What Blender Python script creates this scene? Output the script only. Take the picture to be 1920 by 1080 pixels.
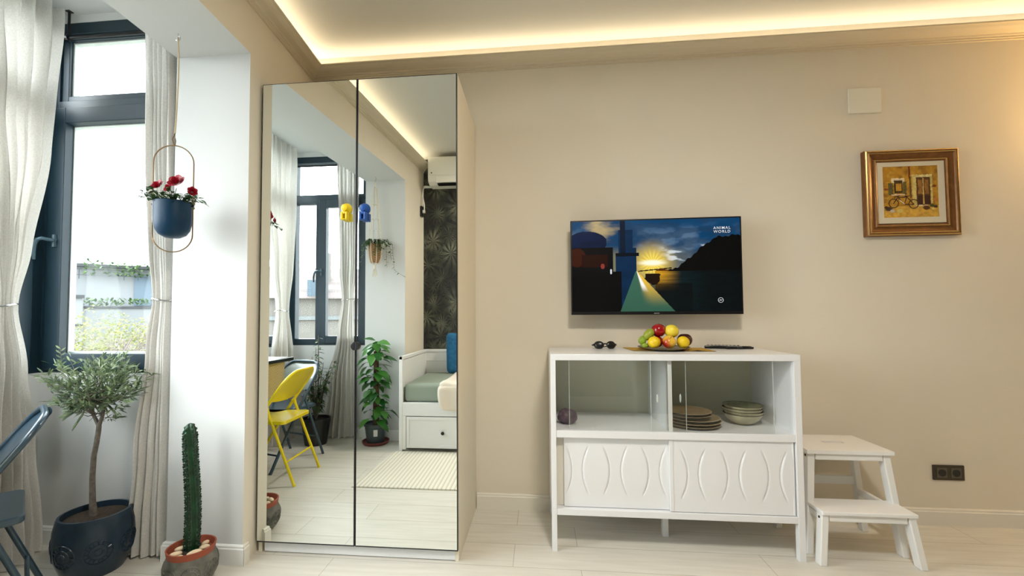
import bpy, bmesh, math, random
import numpy as np
from mathutils import Vector, Matrix

for o in list(bpy.data.objects): bpy.data.objects.remove(o, do_unlink=True)
scene = bpy.context.scene
COL = scene.collection
PI = math.pi

# ------------------------------------------------------------------ camera
def cam_matrix(yaw, pitch, roll, loc):
    cy, sy = math.cos(yaw), math.sin(yaw); cp, sp = math.cos(pitch), math.sin(pitch)
    Rz = Matrix(((cy, -sy, 0), (sy, cy, 0), (0, 0, 1)))
    Rx = Matrix(((1, 0, 0), (0, cp, -sp), (0, sp, cp)))
    c, s = math.cos(roll), math.sin(roll)
    Ry = Matrix(((c, 0, s), (0, 1, 0), (-s, 0, c)))
    M = Rz @ Rx @ Ry
    r, f, u = M.col[0], M.col[1], M.col[2]
    B = Matrix(((r[0], u[0], -f[0]), (r[1], u[1], -f[1]), (r[2], u[2], -f[2]))).to_4x4()
    B.translation = loc
    return B
cam_d = bpy.data.cameras.new('camera'); cam = bpy.data.objects.new('camera', cam_d); COL.objects.link(cam)
cam.matrix_world = cam_matrix(0.095947, 0.037118, 0.0057977, (0.38813, -2.65352, 1.17116))
cam_d.sensor_width = 36.0; cam_d.sensor_fit = 'HORIZONTAL'
cam_d.lens = 812.154 * 36 / 1920
cam_d.shift_x = 28.345 / 1920; cam_d.shift_y = 19.625 / 1920
cam_d.clip_start = 0.02; cam_d.clip_end = 300
scene.camera = cam

# ------------------------------------------------------------------ world: pale overcast sky, brighter haze where the sun stands in the west
world = bpy.data.worlds.new('sky'); scene.world = world; world.use_nodes = True
wn = world.node_tree.nodes; wl = world.node_tree.links; wn.clear()
tc = wn.new('ShaderNodeTexCoord')
dot = wn.new('ShaderNodeVectorMath'); dot.operation = 'DOT_PRODUCT'
sd = Vector((-0.80, -0.48, 0.33)).normalized(); dot.inputs[1].default_value = sd
wl.new(tc.outputs['Generated'], dot.inputs[0])
mr = wn.new('ShaderNodeMapRange'); mr.inputs['From Min'].default_value = 0.20; mr.inputs['From Max'].default_value = 1.0
mr.inputs['To Min'].default_value = 0.0; mr.inputs['To Max'].default_value = 1.0; mr.clamp = True; mr.interpolation_type = 'SMOOTHSTEP'
wl.new(dot.outputs['Value'], mr.inputs['Value'])
ad = wn.new('ShaderNodeMath'); ad.operation = 'MULTIPLY_ADD'
SKY_BASE = 5.6; SKY_GLOW = 10.5
ad.inputs[1].default_value = SKY_GLOW; ad.inputs[2].default_value = SKY_BASE
wl.new(mr.outputs['Result'], ad.inputs[0])
bg = wn.new('ShaderNodeBackground'); bg.inputs['Color'].default_value = (0.93, 0.975, 1.0, 1)
wl.new(ad.outputs[0], bg.inputs['Strength'])
wo = wn.new('ShaderNodeOutputWorld'); wl.new(bg.outputs[0], wo.inputs['Surface'])

# ------------------------------------------------------------------ colour management
scene.view_settings.view_transform = 'Standard'
scene.view_settings.look = 'None'
scene.view_settings.exposure = 0.16
scene.view_settings.gamma = 1.0
scene.view_settings.use_curve_mapping = False

def area(name, loc, direction, sx, sy, power, color=(1, 1, 1), portal=False):
    d = bpy.data.lights.new(name, 'AREA'); d.shape = 'RECTANGLE'; d.size = sx; d.size_y = sy
    d.energy = power; d.color = color
    o = bpy.data.objects.new(name, d); COL.objects.link(o); o.location = loc
    o.rotation_euler = Vector(direction).to_track_quat('-Z', 'Y').to_euler()
    if portal: d.cycles.is_portal = True
    return o

# ------------------------------------------------------------------ room numbers
AL, XW = 0.0753, -1.06605            # the left wall runs slightly off square
YJ, YF, BW = -0.690, -2.555, 0.391   # bay opening: near jamb, far jamb, wall thickness
ZB, ZC, ZBAY = 2.466, 2.850, 2.800   # beam underside, ceiling, bay ceiling
YB, XR = -3.077, 4.60                # back of room, right wall
YE, YE2, SO = -0.600, -2.630, -1.209 # bay end walls and outer wall offset
def L(y, off=0.0): return XW - AL * y + off
WY = YE2

area('window_portal', (L(-1.6, SO - 0.10), -1.615, 1.82), (1, 0, 0), 2.0, 1.88, 1, portal=True)
area('window_portal', (-1.82, YE + 0.16, 1.82), (0, -1, 0), 0.84, 1.88, 1, portal=True)
area('window_portal', (-1.70, YE2 - 0.16, 1.82), (0, 1, 0), 0.84, 1.88, 1, portal=True)

# ------------------------------------------------------------------ materials
MATS = {}
def mat(name, color=(.8, .8, .8), rough=.5, metal=0.0, spec=.5, emis=None, estr=0.0, noise=0.0, nscale=8.0, bump=0.0, bscale=60.0, trans=0.0, coat=0.0, sub=0.0):
    m = bpy.data.materials.new(name); m.use_nodes = True
    nt = m.node_tree; b = nt.nodes['Principled BSDF']
    b.inputs['Base Color'].default_value = (*color, 1); b.inputs['Roughness'].default_value = rough
    b.inputs['Metallic'].default_value = metal; b.inputs['Specular IOR Level'].default_value = spec
    b.inputs['Coat Weight'].default_value = coat
    if sub: b.inputs['Subsurface Weight'].default_value = sub; b.inputs['Subsurface Radius'].default_value = (.02, .01, .006)
    if trans: b.inputs['Transmission Weight'].default_value = trans
    if emis: b.inputs['Emission Color'].default_value = (*emis, 1); b.inputs['Emission Strength'].default_value = estr
    tcn = nt.nodes.new('ShaderNodeTexCoord')
    if noise:
        n = nt.nodes.new('ShaderNodeTexNoise'); n.inputs['Scale'].default_value = nscale; n.inputs['Detail'].default_value = 5
        r = nt.nodes.new('ShaderNodeMapRange'); r.inputs['From Min'].default_value = .3; r.inputs['From Max'].default_value = .7
        r.inputs['To Min'].default_value = 1 - noise; r.inputs['To Max'].default_value = 1 + noise
        mx = nt.nodes.new('ShaderNodeVectorMath'); mx.operation = 'SCALE'; mx.inputs[0].default_value = color
        nt.links.new(tcn.outputs['Object'], n.inputs['Vector']); nt.links.new(n.outputs['Fac'], r.inputs['Value'])
        nt.links.new(r.outputs[0], mx.inputs['Scale']); nt.links.new(mx.outputs[0], b.inputs['Base Color'])
    if bump:
        n2 = nt.nodes.new('ShaderNodeTexNoise'); n2.inputs['Scale'].default_value = bscale; n2.inputs['Detail'].default_value = 4
        bp = nt.nodes.new('ShaderNodeBump'); bp.inputs['Strength'].default_value = bump; bp.inputs['Distance'].default_value = .004
        nt.links.new(tcn.outputs['Object'], n2.inputs['Vector']); nt.links.new(n2.outputs['Fac'], bp.inputs['Height'])
        nt.links.new(bp.outputs[0], b.inputs['Normal'])
    MATS[name] = m
    return m
def ramp(nt, stops):
    r = nt.nodes.new('ShaderNodeValToRGB'); cr = r.color_ramp
    while len(cr.elements) < len(stops): cr.elements.new(.5)
    for e, (p, c) in zip(cr.elements, stops): e.position = p; e.color = (*c, 1)
    return r

M_wall = mat('beige_paint', (.775, .715, .60), .75, noise=.012, nscale=3, bump=.08, bscale=160)
M_bay = mat('white_paint', (.66, .67, .665), .75, bump=.05, bscale=120)
M_ceil = mat('ceiling_paint', (.68, .665, .61), .8)
M_crown = mat('crown_paint', (.70, .63, .49), .6)
M_trim = mat('trim_paint', (.80, .77, .69), .45)
M_trimw = mat('white_trim_paint', (.82, .83, .81), .45)
M_white = mat('white_lacquer', (.80, .81, .83), .28)
M_whitew = mat('white_wood_paint', (.83, .83, .82), .45)
M_ward = mat('wardrobe_foil', (.80, .75, .62), .5)
M_teal = mat('dark_teal_frame', (.008, .027, .042), .42)
M_tealh = mat('teal_handle', (.035, .075, .10), .3)
M_black = mat('black_plastic', (.008, .008, .009), .3)
M_blackm = mat('black_metal', (.012, .013, .016), .35, metal=.3)
M_edge = mat('dark_door_edge', (.05, .05, .055), .3, metal=.7)
M_mirror = mat('mirror_glass', (.88, .915, .90), 0.0, metal=1.0)
M_gold = mat('gilded_wood', (.20, .080, .020), .36, metal=.35, noise=.18, nscale=30)
M_goldl = mat('bright_gilt', (.62, .42, .15), .25, metal=.75)
M_matt = mat('cream_passepartout', (.70, .64, .50), .7)
M_terra = mat('terracotta', (.30, .065, .030), .6, noise=.1)
M_pebble = mat('cream_pebble', (.78, .62, .42), .35, noise=.12, nscale=25)
M_soil = mat('soil', (.045, .030, .018), .95, noise=.5, nscale=120, bump=1.0, bscale=200)
M_bluepot = mat('navy_ceramic', (.003, .030, .070), .42, spec=.25)
M_navy = mat('navy_glaze', (.014, .032, .055), .28, noise=.2, nscale=20, bump=.25, bscale=60)
M_grey = mat('grey_stoneware', (.13, .13, .11), .55, noise=.45, nscale=22, bump=.5, bscale=60)
M_brass = mat('aged_brass', (.22, .14, .07), .35, metal=.9)
M_cord = mat('jute_cord', (.55, .44, .28), .9)
M_cotton = mat('cotton_cord', (.70, .66, .56), .9)
M_bark = mat('olive_bark', (.15, .13, .11), .9, noise=.3, nscale=60, bump=.8, bscale=120)
M_chair = mat('steel_blue_paint', (.022, .052, .082), .28, coat=.3)
M_chairg = mat('dark_grey_paint', (.13, .15, .12), .25, coat=.4)
M_yellow = mat('yellow_paint', (.78, .62, .006), .25, coat=.3)
M_sage = mat('sage_fabric', (.30, .35, .29), .9, bump=.3, bscale=300)
M_blank = mat('cream_knit', (.78, .70, .60), .95, bump=.8, bscale=90)
M_denim = mat('blue_denim', (.018, .13, .27), .9, bump=.5, bscale=250, noise=.2, nscale=40)
M_ac = mat('ac_plastic', (.80, .80, .74), .35)
M_plastic = mat('switch_plastic', (.82, .80, .70), .4)
M_brown = mat('brown_socket', (.040, .030, .016), .4)
M_sockg = mat('socket_grey', (.10, .085, .060), .35)
M_plate = mat('brown_stoneware', (.30, .22, .125), .35, noise=.2, nscale=18)
M_prim = mat('pale_plate_rim', (.46, .38, .25), .35)
M_pund = mat('plate_underside_shade', (.10, .068, .040), .5)  # dark tone paints in the shade of the gaps between stacked plates
M_plater = mat('stoneware_rim', (.075, .050, .028), .35)
M_bowl = mat('celadon_stoneware', (.46, .43, .29), .35, noise=.2, nscale=22)
M_bowli = mat('bowl_glaze', (.22, .22, .14), .3, noise=.25, nscale=30)
M_rock = mat('amethyst_rock', (.10, .065, .085), .4, noise=.6, nscale=40, bump=1.0, bscale=50)
M_must = mat('mustard_linen', (.56, .34, .045), .85, noise=.12, nscale=30, bump=.4, bscale=250)
M_potgrey = mat('nursery_pot', (.045, .062, .070), .4)
M_saucer = mat('red_saucer', (.20, .045, .035), .5)
M_label = mat('white_label', (.75, .75, .72), .6)
M_moss = mat('moss_pole', (.10, .055, .025), .95, noise=.4, nscale=50, bump=1, bscale=150)
M_lyel = mat('lemon_skin', (.80, .56, .010), .4, noise=.08, nscale=12, bump=.2, bscale=250)
M_ryel = mat('red_apple_skin', (.33, .004, .008), .18, coat=.3, noise=.25, nscale=14)
M_dred = mat('dark_plum_skin', (.045, .004, .006), .3)
M_banana = mat('green_mango_skin', (.30, .36, .030), .4, noise=.25, nscale=12)
M_kiwi = mat('green_gourd_skin', (.28, .42, .03), .5, noise=.4, nscale=40)
M_stem = mat('fruit_stem', (.05, .03, .01), .8)
M_spacer = mat('pane_spacer', (.55, .60, .58), .4)
M_rodw = mat('chrome', (.6, .6, .6), .15, metal=1)
M_yplast = mat('yellow_plastic', (.85, .62, .004), .3)
M_bplast = mat('blue_plastic', (.004, .07, .33), .3)
M_rose = mat('red_petal', (.36, .004, .022), .45)
M_shade = mat('lamp_shade', (.8, .7, .5), .8, emis=(1.0, .62, .22), estr=3.0)
M_frost = mat('fill_lamp_diffuser', (.9, .9, .88), .6, emis=(1.0, .95, .86), estr=1.6)  # glowing face of the added fill lamp
M_led = mat('led_strip', (.9, .8, .6), .5, emis=(1.0, .89, .70), estr=9.0)

def leafmat(name, c1, c2, rough=.4, tr=.25):
    m = bpy.data.materials.new(name); m.use_nodes = True; nt = m.node_tree; b = nt.nodes['Principled BSDF']
    g = nt.nodes.new('ShaderNodeNewGeometry')
    r = ramp(nt, [(0, c1), (1, c2)])
    nt.links.new(g.outputs['Random Per Island'], r.inputs['Fac']); nt.links.new(r.outputs['Color'], b.inputs['Base Color'])
    b.inputs['Roughness'].default_value = rough
    t = nt.nodes.new('ShaderNodeBsdfTranslucent'); nt.links.new(r.outputs['Color'], t.inputs['Color'])
    mx = nt.nodes.new('ShaderNodeMixShader'); mx.inputs[0].default_value = tr
    nt.links.new(b.outputs[0], mx.inputs[1]); nt.links.new(t.outputs[0], mx.inputs[2])
    nt.links.new(mx.outputs[0], nt.nodes['Material Output'].inputs['Surface'])
    return m
M_olive = leafmat('olive_leaves', (.040, .075, .045), (.26, .34, .17), .45)
M_roseleaf = leafmat('rose_leaves', (.010, .035, .010), (.05, .13, .03), .4)
M_pothos = leafmat('pothos_leaves', (.012, .085, .018), (.09, .30, .04), .28)
M_ficus = leafmat('ficus_leaves', (.012, .045, .016), (.09, .17, .06), .4)
M_ivy = leafmat('ivy_leaves', (.02, .06, .02), (.13, .22, .08), .45)
M_tree = leafmat('spring_leaves', (.11, .13, .05), (.30, .31, .10), .7, .35)
M_twig = mat('pale_twigs', (.24, .21, .20), .9)

def m_cactus():
    m = mat('cactus_skin', (.005, .042, .016), .4, noise=.5, nscale=30)
    return m
M_cactus = m_cactus()
M_cactedge = mat('cactus_rib_edge', (.012, .028, .014), .8)

def m_apple():
    m = bpy.data.materials.new('blushed_apple_skin'); m.use_nodes = True; nt = m.node_tree; b = nt.nodes['Principled BSDF']
    tcn = nt.nodes.new('ShaderNodeTexCoord'); n = nt.nodes.new('ShaderNodeTexNoise'); n.inputs['Scale'].default_value = 26; n.inputs['Detail'].default_value = 3
    r = ramp(nt, [(.30, (.45, .02, .012)), (.62, (.80, .50, .05))])
    dp = nt.nodes.new('ShaderNodeVectorMath'); dp.operation = 'DOT_PRODUCT'; dp.inputs[1].default_value = (8.0, 0, 6.5); nt.links.new(tcn.outputs['Object'], dp.inputs[0])
    ma = nt.nodes.new('ShaderNodeMath'); ma.operation = 'MULTIPLY_ADD'; ma.inputs[1].default_value = .7; nt.links.new(n.outputs['Fac'], ma.inputs[0]); nt.links.new(dp.outputs['Value'], ma.inputs[2])
    nt.links.new(tcn.outputs['Object'], n.inputs['Vector']); nt.links.new(ma.outputs[0], r.inputs['Fac']); nt.links.new(r.outputs['Color'], b.inputs['Base Color'])
    b.inputs['Roughness'].default_value = .2; b.inputs['Coat Weight'].default_value = .3
    return m
M_apple = m_apple()

def m_glass(name, tint=(.96, .975, .97), gloss=.03, rough=0.0):
    m = bpy.data.materials.new(name); m.use_nodes = True; nt = m.node_tree; nt.nodes.clear()
    t = nt.nodes.new('ShaderNodeBsdfTransparent'); t.inputs['Color'].default_value = (*tint, 1)
    g = nt.nodes.new('ShaderNodeBsdfGlossy'); g.inputs['Roughness'].default_value = rough
    f = nt.nodes.new('ShaderNodeLayerWeight'); f.inputs['Blend'].default_value = .5
    pw = nt.nodes.new('ShaderNodeMath'); pw.operation = 'POWER'; pw.inputs[1].default_value = 6.0; nt.links.new(f.outputs['Facing'], pw.inputs[0])
    sc = nt.nodes.new('ShaderNodeMath'); sc.operation = 'MULTIPLY_ADD'; sc.inputs[1].default_value = .9; sc.inputs[2].default_value = gloss * .6
    mx = nt.nodes.new('ShaderNodeMixShader'); o = nt.nodes.new('ShaderNodeOutputMaterial')
    nt.links.new(pw.outputs[0], sc.inputs[0]); nt.links.new(sc.outputs[0], mx.inputs[0])
    nt.links.new(t.outputs[0], mx.inputs[1]); nt.links.new(g.outputs[0], mx.inputs[2]); nt.links.new(mx.outputs[0], o.inputs['Surface'])
    return m
M_pane = m_glass('window_glass', gloss=.008)
M_cabglass = m_glass('cabinet_glass', (.98, .985, .975), .05)

def m_curtain():
    m = bpy.data.materials.new('linen_curtain'); m.use_nodes = True; nt = m.node_tree; b = nt.nodes['Principled BSDF']
    tcn = nt.nodes.new('ShaderNodeTexCoord'); mp = nt.nodes.new('ShaderNodeMapping'); mp.inputs['Scale'].default_value = (1, 1, 1)
    w = nt.nodes.new('ShaderNodeTexNoise'); w.inputs['Scale'].default_value = 160; w.inputs['Detail'].default_value = 4
    r = ramp(nt, [(.3, (.68, .665, .63)), (.7, (.80, .785, .755))])
    nt.links.new(tcn.outputs['Object'], mp.inputs[0]); nt.links.new(mp.outputs[0], w.inputs['Vector'])
    nt.links.new(w.outputs['Fac'], r.inputs['Fac']); nt.links.new(r.outputs['Color'], b.inputs['Base Color']); b.inputs['Roughness'].default_value = .95
    b.inputs['Specular IOR Level'].default_value = .1
    t = nt.nodes.new('ShaderNodeBsdfTranslucent'); nt.links.new(r.outputs['Color'], t.inputs['Color'])
    mx = nt.nodes.new('ShaderNodeMixShader'); mx.inputs[0].default_value = .20
    nt.links.new(b.outputs[0], mx.inputs[1]); nt.links.new(t.outputs[0], mx.inputs[2]); nt.links.new(mx.outputs[0], nt.nodes['Material Output'].inputs['Surface'])
    bp = nt.nodes.new('ShaderNodeBump'); bp.inputs['Strength'].default_value = .25; bp.inputs['Distance'].default_value = .003
    nt.links.new(w.outputs['Fac'], bp.inputs['Height']); nt.links.new(bp.outputs[0], b.inputs['Normal'])
    return m
M_curtain = m_curtain()

def m_floor():
    m = bpy.data.materials.new('pale_plank_tiles'); m.use_nodes = True; nt = m.node_tree; b = nt.nodes['Principled BSDF']
    tcn = nt.nodes.new('ShaderNodeTexCoord'); mp = nt.nodes.new('ShaderNodeMapping'); mp.inputs['Location'].default_value = (-.258, 0, 0)
    nt.links.new(tcn.outputs['Object'], mp.inputs[0])
    br = nt.nodes.new('ShaderNodeTexBrick'); br.offset = .735; br.offset_frequency = 2; br.squash = 1
    br.inputs['Scale'].default_value = 1; br.inputs['Brick Width'].default_value = 1.18; br.inputs['Row Height'].default_value = .2
    br.inputs['Mortar Size'].default_value = .0014; br.inputs['Mortar Smooth'].default_value = .3; br.inputs['Bias'].default_value = -.2
    br.inputs['Color1'].default_value = (.735, .715, .655, 1); br.inputs['Color2'].default_value = (.70, .675, .61, 1); br.inputs['Mortar'].default_value = (.40, .37, .31, 1)
    nt.links.new(mp.outputs[0], br.inputs['Vector'])
    mp2 = nt.nodes.new('ShaderNodeMapping'); mp2.inputs['Scale'].default_value = (1.2, 14, 1); nt.links.new(tcn.outputs['Object'], mp2.inputs[0])
    n = nt.nodes.new('ShaderNodeTexNoise'); n.inputs['Scale'].default_value = 3; n.inputs['Detail'].default_value = 6; nt.links.new(mp2.outputs[0], n.inputs['Vector'])
    r = ramp(nt, [(.3, (.91, .90, .87)), (.65, (1.03, 1.02, 1.01))]); nt.links.new(n.outputs['Fac'], r.inputs['Fac'])
    mx = nt.nodes.new('ShaderNodeVectorMath'); mx.operation = 'MULTIPLY'; nt.links.new(br.outputs['Color'], mx.inputs[0]); nt.links.new(r.outputs['Color'], mx.inputs[1])
    nt.links.new(mx.outputs[0], b.inputs['Base Color'])
    b.inputs['Roughness'].default_value = .42
    bp = nt.nodes.new('ShaderNodeBump'); bp.invert = True; bp.inputs['Strength'].default_value = .3; bp.inputs['Distance'].default_value = .002
    nt.links.new(br.outputs['Fac'], bp.inputs['Height']); nt.links.new(bp.outputs[0], b.inputs['Normal'])
    return m
M_floor = m_floor()

def m_wallpaper():
    m = bpy.data.materials.new('dark_palm_wallpaper'); m.use_nodes = True; nt = m.node_tree; N = nt.nodes.new; K = nt.links.new; b = nt.nodes['Principled BSDF']
    def math_(op, a, bb=None, c=None):
        n = N('ShaderNodeMath'); n.operation = op
        for i, v in enumerate((a, bb, c)):
            if v is None: continue
            if isinstance(v, (int, float)): n.inputs[i].default_value = v
            else: K(v, n.inputs[i])
        return n.outputs[0]
    tcn = N('ShaderNodeTexCoord'); sp = N('ShaderNodeSeparateXYZ'); K(tcn.outputs['Object'], sp.inputs[0])
    cb = N('ShaderNodeCombineXYZ'); K(sp.outputs['X'], cb.inputs[0]); K(sp.outputs['Z'], cb.inputs[1])
    outs = []
    for scale, seed, nl in ((3.4, 0.0, 10.0), (5.2, 3.7, 13.0), (8.5, 1.9, 8.0)):
        mp = N('ShaderNodeMapping'); mp.inputs['Location'].default_value = (seed, seed * 1.3, 0); mp.inputs['Scale'].default_value = (scale, scale * .8, 1); K(cb.outputs[0], mp.inputs[0])
        v = N('ShaderNodeTexVoronoi'); v.voronoi_dimensions = '2D'; v.inputs['Randomness'].default_value = 1.0; v.inputs['Scale'].default_value = 1.0; K(mp.outputs[0], v.inputs['Vector'])
        sb = N('ShaderNodeVectorMath'); sb.operation = 'SUBTRACT'; K(mp.outputs[0], sb.inputs[0]); K(v.outputs['Position'], sb.inputs[1])
        s2 = N('ShaderNodeSeparateXYZ'); K(sb.outputs[0], s2.inputs[0])
        ang = math_('ARCTAN2', s2.outputs['Y'], s2.outputs['X'])
        curl = math_('MULTIPLY', v.outputs['Distance'], 4.0 if nl < 12 else -6.0)
        a2 = math_('MULTIPLY_ADD', ang, nl, curl)
        fr = math_('SINE', a2)
        w = math_('MULTIPLY_ADD', v.outputs['Distance'], -1.7, 1.05)
        val = math_('MULTIPLY', math_('GREATER_THAN', fr, -.1), math_('MAXIMUM', w, 0.0))
        outs.append(val)
    n = N('ShaderNodeTexNoise'); n.inputs['Scale'].default_value = 6; n.inputs['Detail'].default_value = 3; K(cb.outputs[0], n.inputs['Vector'])
    tot = math_('MULTIPLY', math_('MAXIMUM', math_('MULTIPLY', outs[0], .9), math_('MAXIMUM', math_('MULTIPLY', outs[1], .75), math_('MULTIPLY', outs[2], .4))), math_('MULTIPLY_ADD', n.outputs['Fac'], 2.6, -.65))
    r = ramp(nt, [(0, (.010, .011, .010)), (.25, (.040, .042, .032)), (.8, (.21, .21, .145))]); K(tot, r.inputs['Fac']); K(r.outputs['Color'], b.inputs['Base Color'])
    b.inputs['Roughness'].default_value = .7
    return m
M_wallpaper = m_wallpaper()

def m_rattan(name='rattan_weave', ca_=(.30, .225, .15), cb_=(.52, .43, .31)):
    m = bpy.data.materials.new(name); m.use_nodes = True; nt = m.node_tree; N = nt.nodes.new; K = nt.links.new; b = nt.nodes['Principled BSDF']
    tcn = N('ShaderNodeTexCoord'); mp = N('ShaderNodeMapping'); mp.inputs['Rotation'].default_value = (0, 0, 0); K(tcn.outputs['Object'], mp.inputs[0])
    w1 = N('ShaderNodeTexWave'); w1.bands_direction = 'Z'; w1.inputs['Scale'].default_value = 30; w1.inputs['Distortion'].default_value = .6; K(mp.outputs[0], w1.inputs[0])
    w2 = N('ShaderNodeTexWave'); w2.bands_direction = 'DIAGONAL'; w2.inputs['Scale'].default_value = 26; w2.inputs['Distortion'].default_value = 1; K(mp.outputs[0], w2.inputs[0])
    mm = N('ShaderNodeMath'); mm.operation = 'MULTIPLY'; K(w1.outputs['Fac'], mm.inputs[0]); K(w2.outputs['Fac'], mm.inputs[1])
    r = ramp(nt, [(0, ca_), (.35, cb_)]); K(mm.outputs[0], r.inputs['Fac']); K(r.outputs['Color'], b.inputs['Base Color'])
    bp = N('ShaderNodeBump'); bp.inputs['Strength'].default_value = .8; bp.inputs['Distance'].default_value = .004; K(mm.outputs[0], bp.inputs['Height']); K(bp.outputs[0], b.inputs['Normal'])
    b.inputs['Roughness'].default_value = .6
    return m
M_rattan = m_rattan()
M_wicker = m_rattan('wicker_weave', (.22, .105, .035), (.46, .26, .10))

def m_stripe(name, axis, period, c1, c2, rough=.95, thr=.5):
    m = bpy.data.materials.new(name); m.use_nodes = True; nt = m.node_tree; N = nt.nodes.new; K = nt.links.new; b = nt.nodes['Principled BSDF']
    tcn = N('ShaderNodeTexCoord'); w = N('ShaderNodeTexWave'); w.bands_direction = axis; w.inputs['Scale'].default_value = 0.314159 / period; K(tcn.outputs['Object'], w.inputs[0])
    r = ramp(nt, [(thr - .25, c1), (thr + .1, c2)]); K(w.outputs['Fac'], r.inputs['Fac']); K(r.outputs['Color'], b.inputs['Base Color']); b.inputs['Roughness'].default_value = rough
    bp = N('ShaderNodeBump'); bp.inputs['Strength'].default_value = .5; bp.inputs['Distance'].default_value = .003; K(w.outputs['Fac'], bp.inputs['Height']); K(bp.outputs[0], b.inputs['Normal'])
    return m
M_rug = m_stripe('ribbed_rug', 'X', .030, (.60, .55, .44), (.78, .75, .66), thr=.35)
M_tiles = m_stripe('roof_tile', 'Z', .35, (.13, .105, .10), (.18, .145, .14), .8)

def m_image(name, emission=0.0):
    m = bpy.data.materials.new(name); m.use_nodes = True; nt = m.node_tree; b = nt.nodes['Principled BSDF']
    a = nt.nodes.new('ShaderNodeVertexColor'); a.layer_name = 'Col'
    if emission:
        b.inputs['Base Color'].default_value = (.004, .004, .004, 1); nt.links.new(a.outputs['Color'], b.inputs['Emission Color']); b.inputs['Emission Strength'].default_value = emission
        b.inputs['Roughness'].default_value = .25; b.inputs['Specular IOR Level'].default_value = .25
    else:
        nt.links.new(a.outputs['Color'], b.inputs['Base Color']); b.inputs['Roughness'].default_value = .55
    return m

# ------------------------------------------------------------------ object helpers
def tag(o, label=None, cat=None, group=None, kind=None):
    if label: o['label'] = label
    if cat: o['category'] = cat
    if group: o['group'] = group
    if kind: o['kind'] = kind
    return o
def empty(name, loc=(0, 0, 0), rz=0.0, label=None, cat=None, group=None, kind=None):
    o = bpy.data.objects.new(name, None); COL.objects.link(o); o.location = loc; o.rotation_euler = (0, 0, rz)
    o.empty_display_size = .05
    return tag(o, label, cat, group, kind)
def copy_tree(o, parent=None):
    c = o.copy(); COL.objects.link(c)
    if parent: c.parent = parent
    for ch in list(o.children): copy_tree(ch, c)
    return c

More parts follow.
